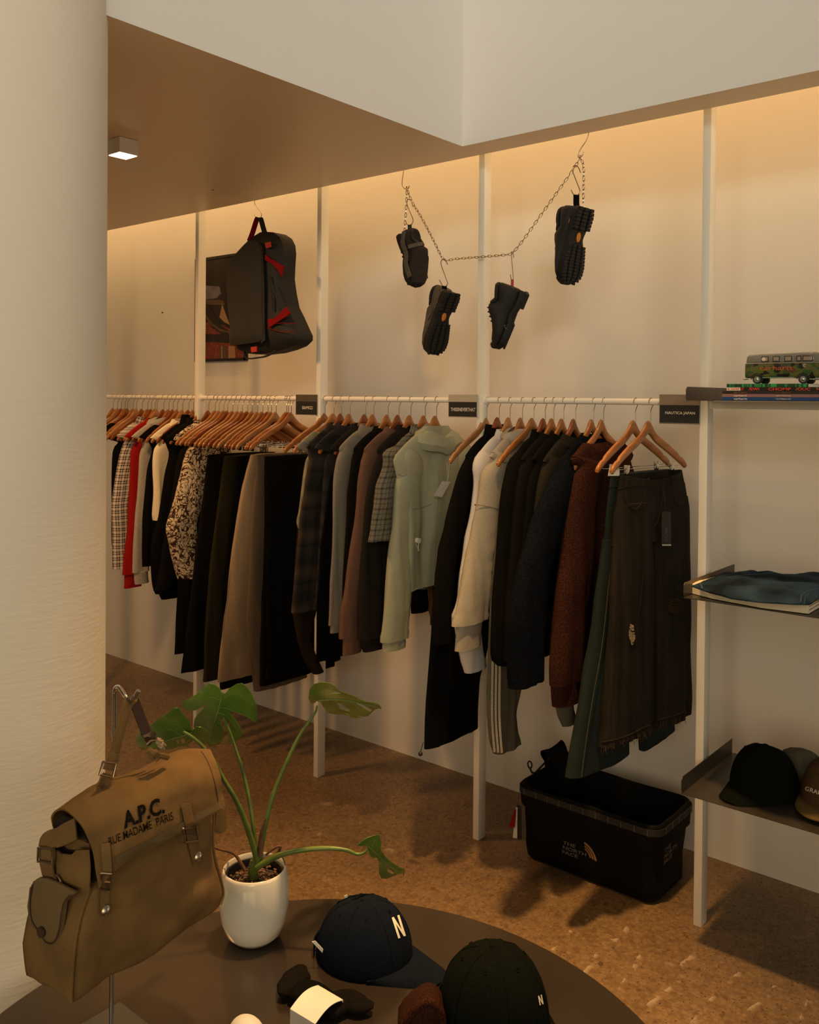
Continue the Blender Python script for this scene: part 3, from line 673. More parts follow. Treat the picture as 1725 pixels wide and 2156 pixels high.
# ------------------------------------------------------------------ right bay (third to fourth post)
G4 = 'hangers on the rod before the NAUTICA JAPAN sign'; G3 = 'hangers on the rod before the THISISNEVERTHAT sign'; G2 = 'hangers on the rod before the GRAMICCI sign'; G1 = 'hangers on the far left rod'
for px, phi, lb, wd, kd in (
    (1026, 1, 'pale wooden hanger of the long black trousers behind the third post, its bare tip showing', 'wood3', 'plain'),
    (1052, 0, 'reddish wooden hanger holding the black high-collared fleece', 'wood2', 'plain'),
    (1075, 0, 'pale wooden hanger holding the white top', 'wood3', 'plain'),
    (1101, 0, 'amber wooden hanger holding the heather grey hoodie with the dropped shoulder', 'wood1', 'plain'),
    (1125, 1, 'wooden hanger of the grey sweatpants, its bare tip between hoodie and black sweater', 'wood1', 'clip'),
    (1149, 0, 'reddish wooden hanger holding the first black sweater after the grey hoodie', 'wood2', 'plain'),
    (1167, 0, 'wooden hanger holding the second black sweater after the grey hoodie', 'wood1', 'plain'),
    (1188, 0, 'wooden hanger holding the third black sweater after the grey hoodie', 'wood1', 'plain'),
    (1213, 0, 'reddish wooden hanger holding the charcoal top before the navy knit', 'wood2', 'plain'),
    (1251, 1, 'wooden hanger holding the wide navy knit sweater', 'wood1', 'plain'),
    (1272, 3, 'golden wooden hanger holding the maroon mohair cardigan', 'wood1', 'plain'),
    (1339, 6, 'wooden hanger carrying the dark teal jeans, second from the NAUTICA JAPAN sign', 'wood1', 'clip'),
    (1371, 7, 'wooden hanger carrying the ripped dark jeans, nearest to the NAUTICA JAPAN sign', 'wood1', 'clip')):
    hanger(px, phi, lb, G4, wd, kd)
# long black track trousers and black fleece
t, hf = panel_trousers('track_trousers', 'long black track trousers with a hem toggle, reaching lowest beside the third post', 'trousers', 1026, 1,
    [(953, 1016), (942, 1044), (928, 1100), (914, 1155), (906, 1225), (901, 1283), (895, 1367), (891, 1422), (887, 1478), (884, 1578)], [(0, .30), (.62, .30), (.75, .34), (1.5, .36)], 'black', th=.05, seed=2, hem=-.0)
a, b = hf.sz(884, 1580, .02, 0); bm = bmesh.new(); bmesh.ops.create_uvsphere(bm, u_segments=12, v_segments=8, radius=.008, matrix=Matrix.Translation((a-.02, 0, b-.006))); tube(bm, [(a-.02, 0, b), (a-.005, 0, b+.03)], .0015, 6); obj('hem_toggle', bm, M['liner'], t)
top('fleece_jacket', 'black high-collared fleece jacket directly behind the third post', 'jacket', 1052, 0, [(975, 968), (962, 1000), (950, 1044), (936, 1100), (924, 1155), (914, 1225), (909, 1283), (908, 1352)], .022, .055, 'black', .78, 5, collar=.045)
top('crewneck_top', 'plain white top with long sleeves between the black fleece and the grey hoodie', 'sweater', 1075, 0, [(1008, 955), (996, 1002), (991, 1058), (981, 1114), (964, 1197), (955, 1260), (946, 1295), (951, 1311), (960, 1372), (969, 1409)], .024, .080, 'white', .70, 7, collar=.025, taper=.75)
t, hf = top('hooded_sweatshirt', 'heather grey hoodie with dropped shoulder seam and wide ribbed cuff', 'hoodie', 1101, 0, [(1050, 950), (1028, 966), (1012, 995), (1004, 1044), (996, 1086), (980, 1170), (962, 1250), (953, 1297), (947, 1364)], .032, .088, 'heather', .80, 9, cuff=.085, hood=True, puff=.10, rib=.78, taper=.92)
s_, z_ = hf.sz(1000, 1070, .03, .085); bm = bmesh.new()
tube(bm, [(s_+.085*math.cos(u)*1.04, .0325*math.sin(u)*1.03, z_-.02*math.cos(u)) for u in [2*PI*k/30 for k in range(31)]], .0014, 5, False); obj('shoulder_seam', bm, M['greyh'], t)
t, hf = panel_trousers('sweatpants', 'grey sweatpants with pale side piping and elastic hems under the black sweaters', 'trousers', 1125, 1, [(1060, 1000), (1041, 1058), (1034, 1142), (1029, 1200), (1023, 1300), (1020, 1400), (1018, 1506), (1022, 1562), (1030, 1588)], [(0, .13), (.55, .15), (.7, .21), (1.5, .24)], 'sweatpant', th=.05, seed=3)
bm = bmesh.new()
for dx in (0, .011, .022):
    P = [hf.sz(x, y, .025, 0) for x, y in [(1060, 1000), (1041, 1058), (1034, 1142), (1029, 1200), (1023, 1300), (1020, 1400), (1019, 1506), (1024, 1580)]]
    tube(bm, smooth_pts([(s+dx*.5-.003, -.012-dx, z) for s, z in P], 5), .0045, 6)
obj('side_piping', bm, M['lightgrey'], t, label='pale piping stripes')
SW = 'black sweaters on the right rod'
top('black_sweater', 'black sweater just right of the grey hoodie, widest of the three', 'sweater', 1149, 0, [(1082, 960), (1064, 988), (1054, 1035), (1047, 1128), (1039, 1215), (1033, 1287), (1030, 1374), (1042, 1393)], .026, .075, 'black', .74, 13, collar=.03, group=SW)
top('black_sweater', 'black sweater between the hoodie-side sweater and the thinner one', 'sweater', 1167, 0, [(1108, 950), (1093, 975), (1082, 1041), (1074, 1130), (1066, 1240), (1060, 1340), (1058, 1385)], .022, .07, 'black2', .76, 14, collar=.02, group=SW)
top('black_sweater', 'thin black sweater directly left of the charcoal top', 'sweater', 1188, 0, [(1132, 955), (1121, 978), (1109, 1030), (1098, 1130), (1088, 1240), (1084, 1350)], .02, .065, 'black', .78, 15, collar=.02, group=SW)
top('charcoal_top', 'charcoal long-sleeved top tucked behind the navy knit', 'sweater', 1213, 0, [(1152, 955), (1141, 975), (1130, 1026), (1118, 1120), (1105, 1240), (1098, 1360)], .022, .065, 'charcoal', .74, 16, collar=.015)
top('navy_knit_sweater', 'wide navy knit sweater with broad drooping sleeve left of the maroon cardigan', 'sweater', 1251, 1, [(1190, 958), (1166, 990), (1148, 1022), (1126, 1075), (1112, 1120), (1096, 1165), (1083, 1220), (1072, 1290), (1069, 1374), (1070, 1438)], .034, .085, 'navy', .62, 17, collar=.015, puff=.1, taper=.95)
t, hf = top('mohair_cardigan', 'maroon brown mohair cardigan with long sleeve, between navy knit and jeans', 'cardigan', 1272, 3, [(1222, 948), (1203, 975), (1195, 1026), (1187, 1084), (1181, 1157), (1172, 1225), (1163, 1300), (1154, 1400), (1157, 1478)], .036, .085, 'maroon', .62, 19, cuff=.07, taper=.95, th=.045, rib=.9, body_in=.01)
a0 = HF(1272, 3)
t, hf = panel_trousers('grey_trousers', 'grey-green rounded trouser leg showing below the maroon cardigan', 'trousers', 1251, 2, [(1195, 1100), (1180, 1300), (1172, 1430), (1164, 1484), (1168, 1510), (1176, 1530)], [(0, .05), (.52, .05), (.56, .085), (1.5, .10)], 'sweatpant', th=.03, seed=6, X=HX(1260))
# teal jeans
t, hf = None, HF(1339, 6)
t = thing('teal_jeans', hf, 'long dark teal jeans hanging into the black crate, ripped at the knee', 'jeans')
def edge(hf, pts, a=0): return sorted([(z, s) for s, z in [hf.sz(x, y, a, 0) for x, y in pts]])
LE = edge(hf, [(1277, 1003), (1272, 1041), (1267, 1084), (1259, 1157), (1249, 1229), (1238, 1316), (1229, 1374), (1214, 1446), (1200, 1519), (1188, 1591), (1181, 1640)], .02)
zt, zb = LE[-1][0], LE[0][0]
cloth('leg', t, M['teal'], zt-.20, zb, lambda z: lerp_tab(LE, z), lambda z: lerp_tab(LE, z)+lerp_tab([(zb, .335), (.8, .26), (1.25, .25)], z), [(zb, .075), (1.3, .045)], .006, 9, 31, nz=50, n=50, hem=-.03)
RE2 = edge(hf, [(1362, 1400), (1362, 1548), (1368, 1590)]); z3 = RE2[0][0]
cloth('leg', t, M['teal'], zt-.20, z3+.02, lambda z: lerp_tab([(z3, lerp_tab(RE2, z3)), (1.2, .0)], z), lambda z: lerp_tab([(z3, lerp_tab(RE2, z3)+.21), (1.2, .24)], z), .04, .005, 14, 32, nz=40, n=40, hem=.12, offy=.03)
cloth('hip_section', t, M['teal'], zt-.03, zt-.24, lambda z: lerp_tab(LE, z), .225, [(1.1, .05), (1.4, .035)], .004, 18, 33, nz=20, n=50)
cloth('waistband', t, M['teal'], zt+.006, zt-.035, lambda z: lerp_tab(LE, z)-.003, .225, .042, .002, 30, 34, nz=5, n=50, top_open=True)
bm = bmesh.new(); tube(bm, smooth_pts([(lerp_tab(LE, z)+.014+.010*(1.4-z), -.021-.0195*(1.4-z), z) for z in [zt-.06-(zt-zb-.07)*k/12 for k in range(13)]], 3), .0013, 5); obj('side_stitching', bm, M['thread'], t)
bm = bmesh.new(); random.seed(4); s0_, z0_ = hf.sz(1270, 1388, .02, 0)
for k in range(26):
    z = z0_+random.uniform(-.024, .022); tube(bm, smooth_pts([(s0_-.012+random.uniform(-.003, .006), -.03, z), (s0_+.012, -.040, z+random.uniform(-.008, .002)), (s0_+.036, -.030, z+random.uniform(-.004, .004))], 3), .0011, 4)
obj('knee_rip_threads', bm, M['fray'], t)
# dark ripped jeans, front view
hf = HF(1371, 7); t = thing('ripped_dark_jeans', hf, 'washed black-brown jeans with frayed hems, two rips and a black swing tag', 'jeans')
LE = edge(hf, [(1307, 1000), (1303, 1041), (1298, 1084), (1293, 1157), (1287, 1244), (1285, 1287), (1281, 1374), (1275, 1461), (1271, 1533), (1264, 1572)], 0)
RE = edge(hf, [(1433, 992), (1443, 1041), (1448, 1070), (1448, 1215), (1446, 1345), (1448, 1504)], 0)
MI = edge(hf, [(1368, 1130), (1371, 1200), (1374, 1300), (1374, 1533)], 0)
zt = max(LE[-1][0], RE[-1][0])-.004; zc = MI[-1][0]
cloth('leg', t, M['dden'], zc+.12, LE[0][0], lambda z: lerp_tab(LE, z), lambda z: lerp_tab(MI, z)+.004, [(.5, .075), (1.2, .06)], .010, 14, 41, nz=60, n=60, hem=.02, bow=-.006)
cloth('leg', t, M['dden'], zc+.12, RE[0][0]+.008, lambda z: lerp_tab(MI, z)-.004, lambda z: lerp_tab(RE, z), [(.5, .06), (1.2, .055)], .009, 14, 42, nz=60, n=56, hem=.02, bow=-.004)
cloth('hip_section', t, M['dden'], zt-.040, zc-.01, lambda z: lerp_tab(LE, z), lambda z: lerp_tab(RE, z), [(1.2, .072), (1.3, .070), (zt-.04, .066)], .007, 14, 43, nz=30, n=70, top_open=True)
# waistband: an open oval, low in front between the clips
bm = bmesh.new(); rings = []; wl, wr = 0, 0
for k, (q, dz) in enumerate(((1.0, -.050), (1.01, -.04), (1.0, 0), (.965, 0), (.96, -.045))):
    ring = []; wl, wr = lerp_tab(LE, zt+dz), lerp_tab(RE, zt+dz)
    for j in range(56):
        u = 2*PI*j/56; x = (wl+wr)/2+(wr-wl)/2*q*math.cos(u); y = .034*q*math.sin(u); dip = -.020*(1-math.cos(u)**2)*(1 if math.sin(u) < 0 else .35)
        ring.append(Vector((x, y+.002*noise.noise(Vector((x*20, 1, k))), zt+.004+dz+dip+.002*noise.noise(Vector((x*14, y*14, 3))))))
    rings.append(ring)
loft(bm, rings, True, False, False); wb = obj('waistband', bm, M['dden'], t)
hip = [c for c in t.children]; bpy.context.view_layer.update()
bv = bvh_of(hip)
def seam(pts, r=.0014, mt='thread', nm='seam'):
    P = []
    for x, y in smooth_pts([(p[0], p[1], 0) for p in pts], 5) and [(q.x, q.y) for q in smooth_pts([(p[0], p[1], 0) for p in pts], 5)]:
        d = ray(x, y).normalized(); h = bv.ray_cast(CAM, d)
        if h[0] is not None: P.append(CAM+d*((h[0]-CAM).length-.001))
    if len(P) > 2: bm = bmesh.new(); tube(bm, P, r, 5); wob(t, nm, bm, M[mt])
M['seamdark'] = fabric('raised_denim_seam', (.022, .016, .0095), var=.3); M['seamblack'] = fabric('seam_shade_denim', (.012, .008, .005), var=.2)
seam([(1313, 1040), (1322, 1062), (1340, 1072), (1352, 1055), (1356, 1035)], .0022, 'seamdark', 'pocket_seam')
seam([(1418, 1040), (1425, 1062), (1440, 1066), (1447, 1058)], .0022, 'seamdark', 'pocket_seam')
seam([(1394, 1025), (1393, 1060), (1386, 1095), (1378, 1110)], .0022, 'seamdark', 'fly_seam')
seam([(1303, 1030), (1340, 1022), (1380, 1024), (1410, 1012), (1442, 1012)], .0015, 'seamdark', 'waist_seam')
seam([(1352, 1070), (1354, 1160), (1356, 1200), (1345, 1300), (1338, 1400), (1335, 1535)], .0017, 'seamdark', 'front_crease')
seam([(1378, 1130), (1378, 1250), (1376, 1400), (1375, 1530)], .0017, 'seamdark', 'inner_seam')
seam([(1303, 1180), (1298, 1300), (1293, 1420), (1288, 1500), (1285, 1560)], .0017, 'seamdark', 'outer_seam')
seam([(1268, 1563), (1300, 1556), (1330, 1545), (1355, 1532), (1374, 1526)], .003, 'seamdark', 'hem_seam')
seam([(1377, 1518), (1400, 1512), (1425, 1505), (1446, 1496)], .003, 'seamdark', 'hem_seam')
for px in (1318, 1366, 1414):
    seam([(px, 1003), (px+1, 1014), (px+1, 1026)], .004, 'seamdark', 'belt_loop')
def rip(cx, cy, w, h, n, seed, mt='fray', ang=0):
    random.seed(seed); bm = bmesh.new()
    for k in range(n):
        v = random.uniform(-1, 1); hw = w*math.sqrt(max(.05, 1-v*v))*random.uniform(.6, 1); y = cy+v*h; P = []
        for q in range(6):
            x = cx+hw*(q/2.5-1)*math.cos(ang)+random.uniform(-1, 1)*.5; yy = y+3*math.sin(PI*q/5)+random.uniform(-1, 1)+hw*(q/2.5-1)*math.sin(ang)
            d = ray(x, yy).normalized(); hh = bv.ray_cast(CAM, d)
            if hh[0] is not None: P.append(CAM+d*((hh[0]-CAM).length-.0025))
        if len(P) > 3: tube(bm, P, .0011, 4)
    wob(t, 'rip_threads', bm, M[mt])
rip(1331, 1335, 8, 20, 46, 5, ang=.5)
M['fray_brown'] = fabric('brown_frayed_threads', (.05, .033, .02))
rip(1423, 1276, 19, 16, 44, 6, 'fray_brown')
random.seed(8); bm = None
for k in range(90):
    if k in (0, 60):
        if bm: wob(t, 'frayed_hem', bm, M['fray_brown'])
        bm = bmesh.new()
    u = random.random(); x, y = (1266+110*u, 1578-42*u) if k < 60 else (1378+66*u, 1527-17*u)
    d = ray(x, y-4).normalized(); hh = bv.ray_cast(CAM, d)
    if hh[0] is None: continue
    P0 = CAM+d*((hh[0]-CAM).length-.001)
    tube(bm, [P0, P0+Vector((random.uniform(-.004, .004), -.002, -.009*random.uniform(.5, 1.6))), P0+Vector((random.uniform(-.008, .008), -.002, -.017*random.uniform(.5, 1.6)))], .0008, 4)
wob(t, 'frayed_hem', bm, M['fray_brown'])
# black swing tag
fr = Frame(hf.o+hf.n*.060, hf.e, hf.n); tg = empty('swing_tag', fr.px(1404, 1120), 0, 'black NAUTICA swing tag on the ripped dark jeans', 'tag')
bm = bmesh.new(); pillow(bm, fr, [(1394, 1078), (1413, 1077), (1414, 1149), (1394, 1149)], 0, .0008); wob(tg, 'card', bm, M['label_black'], smooth=False)
bm = bmesh.new(); pillow(bm, fr, [(1395, 1146.5), (1413.5, 1146), (1413.5, 1149), (1395, 1149)], .0006, .0003); wob(tg, 'silver_edge', bm, M['tagwhite'], smooth=False)
bm = text_bm('NAUTICA', .01); x0, x1, y0, y1 = bm_bounds(bm)
for v in bm.verts: v.co = fr.px(1400+7*(v.co.y-y0)/(y1-y0), 1111+30*(v.co.x-x0)/(x1-x0), .0006)
M['greyink'] = mat('grey_blue_print', (.09, .11, .12), rough=.7); wob(tg, 'lettering', bm, M['greyink'], smooth=False)
bm = bmesh.new(); tube(bm, [fr.px(1403, 1079), fr.px(1400, 1050), fr.px(1396, 1028, -.01)], .0008, 4); wob(tg, 'cord', bm, M['liner'])
# paper size tag at the first clips
o = empty('price_label', HF(1339, 6).o, 0, 'small white paper label under the clips of the teal jeans', 'label'); fr = Frame(HF(1339, 6).o+HF(1339, 6).n*.03, HF(1339, 6).e, HF(1339, 6).n); bm = bmesh.new()
pillow(bm, fr, [(1284, 983), (1305, 987), (1305, 1002), (1281, 1002)], 0, .0008); wob(o, 'card', bm, M['paper'], smooth=False)
# ------------------------------------------------------------------ middle bay
for px, phi, lb, wd, kd in (
    (685, 4, 'reddish wooden hanger with bare tip, first right of the GRAMICCI sign post', 'wood1', 'clip'),
    (704, 4, 'golden wooden hanger with bare tip, second right of the GRAMICCI sign post', 'wood3', 'clip'),
    (720, 0, 'reddish wooden hanger holding the brown shadow-plaid shirt jacket', 'wood2', 'plain'),
    (738, 0, 'amber wooden hanger holding the blue-black shadow-plaid shirt jacket', 'wood1', 'plain'),
    (771, 0, 'wooden hanger holding the dark brown shirt behind the grey sweatshirt', 'wood2', 'plain'),
    (788, 0, 'amber wooden hanger holding the grey-beige sweatshirt', 'wood1', 'plain'),
    (818, 0, 'wooden hanger holding the black sweatshirt beside the mauve one', 'wood1', 'plain'),
    (841, 1, 'dark reddish wooden hanger holding the mauve brown sweatshirt', 'wood2', 'plain'),
    (866, 0, 'wooden hanger holding the charcoal brown sweatshirt', 'wood1', 'plain'),
    (896, 0, 'wooden hanger holding the grey checked short-sleeved shirt', 'wood1', 'plain'),
    (920, 2, 'wooden hanger holding the sage windbreaker, nearest to the THISISNEVERTHAT sign', 'wood1', 'plain')):
    hanger(px, phi, lb, G3, wd, kd)
panel_trousers('brown_trousers', 'dark brown trouser leg showing below the shadow-plaid shirt jackets', 'trousers', 685, 4, [(632, 1000), (622, 1100), (614, 1220), (611, 1290), (622, 1350), (636, 1390), (652, 1419)], [(0, .06), (.62, .06), (.8, .16), (1.5, .16)], 'dkbrown', th=.04, seed=51)
panel_trousers('black_shorts', 'black wide trousers showing behind the middle of the second full post', 'trousers', 738, 0, [(690, 1000), (670, 1150), (660, 1300), (659, 1395)], .42, 'black', th=.03, seed=52, hem=0, X=HX(745))
top('checked_shirt', 'pale blue and yellow checked shirt with short sleeve behind the brown plaid', 'shirt', 704, 2, [(650, 950), (641, 975), (630, 1056), (622, 1095), (625, 1111)], .016, .05, 'bluecheck', .95, 53, th=.02, body_in=.06)
top('plaid_shirt_jacket', 'brown and black shadow-plaid shirt jacket right of the black wide trousers', 'jacket', 720, 0, [(661, 938), (650, 960), (641, 1016), (630, 1100), (619, 1197), (614, 1250), (611, 1284)], .026, .085, 'plaid1', .86, 54, collar=.03, cuff=.035, rib=.98, taper=.95, group='shadow-plaid shirt jackets')
top('plaid_shirt_jacket', 'blue-black shadow-plaid shirt jacket left of the grey-beige sweatshirt', 'jacket', 738, 0, [(695, 945), (683, 968), (676, 1060), (669, 1130), (660, 1240), (655, 1278)], .026, .085, 'plaid2', .86, 55, collar=.03, cuff=.03, rib=.98, taper=.95, group='shadow-plaid shirt jackets')
top('brown_shirt', 'dark brown shirt with collar peeking behind the grey-beige sweatshirt', 'shirt', 771, 0, [(716, 948), (706, 975), (698, 1100), (692, 1200), (688, 1290)], .018, .06, 'charcoal', .86, 56, collar=.03)
top('sweatshirt', 'grey-beige sweatshirt with dropped shoulder and slim cuff, beside the plaid jackets', 'sweatshirt', 788, 0, [(727, 930), (710, 955), (702, 1000), (699, 1040), (696, 1142), (692, 1220), (690, 1290), (688, 1330)], .020, .05, 'greyh', .84, 57, cuff=.03, collar=.03, taper=.8)
top('sweatshirt', 'black sweatshirt between the grey-beige and the mauve brown ones', 'sweatshirt', 818, 0, [(758, 930), (740, 960), (730, 1040), (722, 1150), (716, 1260), (712, 1340)], .02, .06, 'black2', .84, 58, collar=.02)
top('sweatshirt', 'mauve brown sweatshirt with a ribbed cuff at the lower end', 'sweatshirt', 841, 1, [(776, 938), (760, 962), (752, 1015), (747, 1086), (735, 1170), (723, 1253), (716, 1290), (714, 1375)], .024, .065, 'mauve', .84, 59, cuff=.065, collar=.02, taper=.92, puff=.08)
top('sweatshirt', 'charcoal brown sweatshirt left of the grey checked shirt', 'sweatshirt', 866, 0, [(806, 938), (792, 958), (779, 1003), (768, 1058), (758, 1170), (751, 1283), (750, 1336), (757, 1367)], .026, .075, 'charcoal', .84, 60, cuff=.05, collar=.03, taper=.95)
t, hf = top('short_sleeved_shirt', 'grey and black checked short-sleeved shirt, sleeve ending at chest height', 'shirt', 896, 0, [(838, 930), (822, 946), (806, 975), (793, 1020), (785, 1070), (777, 1135)], .030, .085, 'greycheck', .90, 61, collar=.035, taper=1.12, body_in=.05)
# sage windbreaker, whole front visible
hf = HF(920, 2); t = thing('windbreaker', hf, 'sage green nylon windbreaker with open hood and white swing tag', 'jacket')
sleeve(t, hf, [(864, 932), (848, 950), (838, 985), (832, 1016), (826, 1086), (820, 1142), (809, 1250), (802, 1330), (800, 1366)], .030, .068, M['sage'], 71, .035, M['sage'], taper=.95, folds=.008, puff=.08, rib=.88)
half = [(.86, .215), (1.25, .205), (1.36, .225), (1.42, .245)]+sorted([(htop(q)+.012, q) for q in (.07, .09, .12, .15, .18, .21, .23)])
cloth('body', t, M['sage'], 1.545, .93, lambda z: -lerp_tab(half, z), lambda z: lerp_tab(half, z), [(.86, .06), (1.3, .055), (1.56, .035)], .015, 12, 72, nz=60, n=80, top_open=True, hem=.02)
bm = bmesh.new(); rings = []
for k, (q, w, dz, dy) in enumerate(((1.05, .030, -.03, 0), (1.5, .044, -.045, -.008), (1.75, .052, -.02, -.010), (1.55, .048, .012, -.004), (1.15, .036, .026, 0), (1.0, .028, .004, 0), (.95, .024, -.05, .0))):
    rings.append([Vector((.078*q*math.cos(u), w*math.sin(u)+dy, 1.528+dz-.026*abs(math.cos(u))**1.5-(.045*max(0, -math.sin(u))*(1-abs(math.cos(u)))**.7)+.010*noise.noise(Vector((2.2*math.cos(u), 2.2*math.sin(u)+k, 4))))) for u in [2*PI*j/40 for j in range(40)]])
loft(bm, rings, True, False, False); obj('hood', bm, M['sage'], t)
bpy.context.view_layer.update(); bv = bvh_of(list(t.children))
seam([(925, 985), (922, 1050), (917, 1130), (912, 1250), (905, 1318)], .0022, 'sagedark', 'zip_placket')
seam([(870, 1072), (890, 1068), (908, 1062)], .0018, 'sagedark', 'pocket_seam')
seam([(838, 998), (848, 1002), (856, 1000)], .0015, 'sagedark', 'shoulder_seam')
def flat_px(parent, name, fr, pts, n, mt, th=.0008):
    bm = bmesh.new(); pillow(bm, fr, pts, n, th); return wob(parent, name, bm, M[mt], smooth=False)
fr = Frame(hf.o+hf.n*.075, hf.e, hf.n)
tg = empty('swing_tag', fr.px(930, 1030), 0, 'white rectangular swing tag hanging from the sage windbreaker hood', 'tag')
flat_px(tg, 'card', fr, [(932, 1013), (949, 1014), (931, 1047), (913, 1044)], 0, 'tagwhite')
bm = bmesh.new(); tube(bm, smooth_pts([fr.px(942, 1014), fr.px(943, 1000), fr.px(941, 975, -.02)], 4), .0009, 4); tube(bm, smooth_pts([fr.px(942, 1014), fr.px(945, 998), fr.px(946, 975, -.02)], 4), .0009, 4); wob(tg, 'string', bm, M['tagwhite'])
tg = empty('security_tag', fr.px(878, 1140), 0, 'small round pale security tag with pin on the windbreaker chest', 'tag'); p = fr.px(879, 1138, -.035)
bm = bmesh.new(); tube(bm, [p-hf.n*.004, p+hf.n*.010], .010, 20); wob(tg, 'disc', bm, M['tagwhite'])
bm = bmesh.new(); tube(bm, [p+hf.n*.006, fr.px(881, 1160, -.03)], .0015, 6); tube(bm, [fr.px(876, 1146, -.03), fr.px(883, 1160, -.03)], .0015, 6); wob(tg, 'pin', bm, M['tagwhite'])
o = empty('neck_label', hf.o, 0, 'white woven neck label inside the open hood of the windbreaker', 'label'); fr2 = Frame(hf.o-hf.n*.012, hf.e, hf.n); flat_px(o, 'card', fr2, [(915, 934), (932, 930), (933, 946), (920, 948)], 0, 'tagwhite')
# ------------------------------------------------------------------ second bay: bare hangers over trousers
GT = 'tightly packed trouser hangers between the first and second visible posts'
for i, px in enumerate((424, 440, 454, 462, 472, 480, 491, 501, 511, 522, 532, 543, 554, 565, 572, 582, 604, 608, 614)):
    if px in (424, 440): lb = ('wooden hanger just right of the first visible post, holding the black jacket', 'wooden hanger holding the cream branch-print shirt')[i]; kd = 'plain'
    elif px == 614: lb, kd = 'reddish wooden trouser hanger nearest to the GRAMICCI sign, its whole outline clear', 'clip'
    elif px == 608: lb, kd = 'wooden trouser hanger just behind the one nearest to the GRAMICCI sign', 'clip'
    elif px == 604: lb, kd = 'wooden trouser hanger third from the GRAMICCI sign', 'clip'
    else: lb, kd = 'lacquered wooden trouser hanger in the tightly packed row left of the GRAMICCI sign', 'clip'
    hanger(px, (0, 2, 3, 3, 2, 3)[i % 6] if px < 600 else 6, lb, GT, ('wood1', 'wood2', 'wood1', 'wood3')[i % 4] if px != 614 else 'wood1', kd)
TG = 'trousers on the rod before the GRAMICCI sign'
def tr(px, phi, lb, L, w, mt, seed, th=.035, hem=0, X=None): panel_trousers('folded_trousers', lb, 'trousers', px, phi, L, w, mt, th, seed, TG, X, hem=hem)
tr(454, 3, 'black trousers hanging farthest left, ending above the leaf', [(420, 960), (395, 1120), (372, 1225), (363, 1378)], [(0, .42), (2, .38)], 'black', 81, X=HX(446))
tr(468, 3, 'very dark olive trousers with a slanting hem left of the striped olive pair', [(433, 958), (424, 1040), (412, 1130), (399, 1225), (386, 1350), (378, 1418)], [(0, .46), (2, .38)], 'black2', 82)
tr(491, 3, 'dark olive trousers with vertical seams left of the beige pair', [(466, 961), (458, 1030), (444, 1128), (433, 1225), (427, 1322), (422, 1436)], [(0, .45), (2, .38)], 'olive', 83, th=.045)
tr(516, 3, 'dark navy trousers with elastic waist left of the beige pair', [(492, 961), (486, 1020), (474, 1130), (466, 1240), (458, 1380), (458, 1452)], [(0, .45), (2, .38)], 'black', 84)
tr(540, 3, 'beige cotton trousers with wide pale leg and black waist cord', [(522, 958), (513, 989), (504, 1025), (491, 1100), (483, 1156), (471, 1253), (465, 1295), (456, 1364), (449, 1437)], [(0, .44), (.5, .44), (1.3, .30), (1.4, .18)], 'beige', 85, th=.05)
tr(566, 3, 'taupe brown trousers with narrow leg right of the beige pair', [(535, 958), (527, 1030), (520, 1128), (516, 1253), (512, 1310), (519, 1378), (529, 1456)], [(0, .30), (.55, .32), (1.4, .34)], 'taupe', 86, th=.05)
tr(590, 3, 'black wide trousers behind the front pair, lower hem stepping down', [(560, 962), (552, 1100), (546, 1300), (543, 1445)], [(0, .46), (2, .40)], 'black', 87, X=HX(586), hem=.0)
tr(602, 3, 'black wide trousers between two other black pairs near the GRAMICCI sign', [(575, 962), (566, 1150), (560, 1300), (556, 1432)], [(0, .46), (2, .40)], 'black2', 88, X=HX(598))
tr(614, 6, 'black wide-legged trousers nearest to the GRAMICCI sign', [(552, 962), (551, 1100), (550, 1250), (556, 1418)], [(0, .52), (2, .44)], 'black', 89, th=.04)
# waist cords on the light pairs
for X_, a_, b_ in ((540, (510, 988), (523, 992)), (566, (531, 984), (545, 988))):
    pass
# ------------------------------------------------------------------ left bay
for i, px in enumerate((239, 248, 256, 264, 269, 281, 288, 300, 312, 319, 327, 331, 345, 356, 365, 374, 385, 398, 408)):
    lb = {300: 'wooden hanger holding the navy and cream checked shirt', 312: 'wooden hanger holding the red sweatshirt', 345: 'dark reddish wooden hanger holding the grey hooded sweatshirt', 385: 'wooden hanger holding the cream sweater',
          398: 'wooden hanger holding the black bomber jacket'}.get(px)
    if not lb: lb = 'lacquered wooden hanger in the dense far left row beside the column' if px < 300 else 'lacquered wooden hanger in the row between the red sweatshirt and the first visible post'
    hanger(px, (2, 1, 3, 0, 2)[i % 5], lb, G1, ('wood1', 'wood3', 'wood2', 'wood1', 'wood2')[i % 5])
top('dark_jacket', 'black jacket at the far left edge of the rack, half hidden by the column', 'jacket', 281, 0, [(250, 925), (238, 950), (234, 1050), (232, 1145)], .025, .08, 'black', .98, 91, X=HX(276))
top('long_sleeved_shirt', 'navy and cream checked long-sleeved shirt beside the column', 'shirt', 319, 0, [(276, 905), (262, 918), (253, 955), (243, 1005), (236, 1058), (236, 1114), (237, 1194)], .030, .09, 'gingham', .97, 92, collar=.03, taper=.95)
top('red_sweatshirt', 'bright red sweatshirt whose cuff shows below the checked shirt', 'sweatshirt', 337, 0, [(297, 908), (284, 925), (276, 950), (273, 1002), (268, 1100), (258, 1180), (254, 1236)], .022, .07, 'red', .97, 93, cuff=.07, collar=.02, taper=.9)
top('hooded_sweatshirt', 'light grey hooded sweatshirt with a long cuffed sleeve, right of the red one', 'hoodie', 352, 0, [(316, 905), (300, 930), (293, 961), (289, 1030), (281, 1114), (277, 1197), (279, 1228)], .020, .055, 'lightgrey', .98, 94, cuff=.06, hood=True, taper=.9)
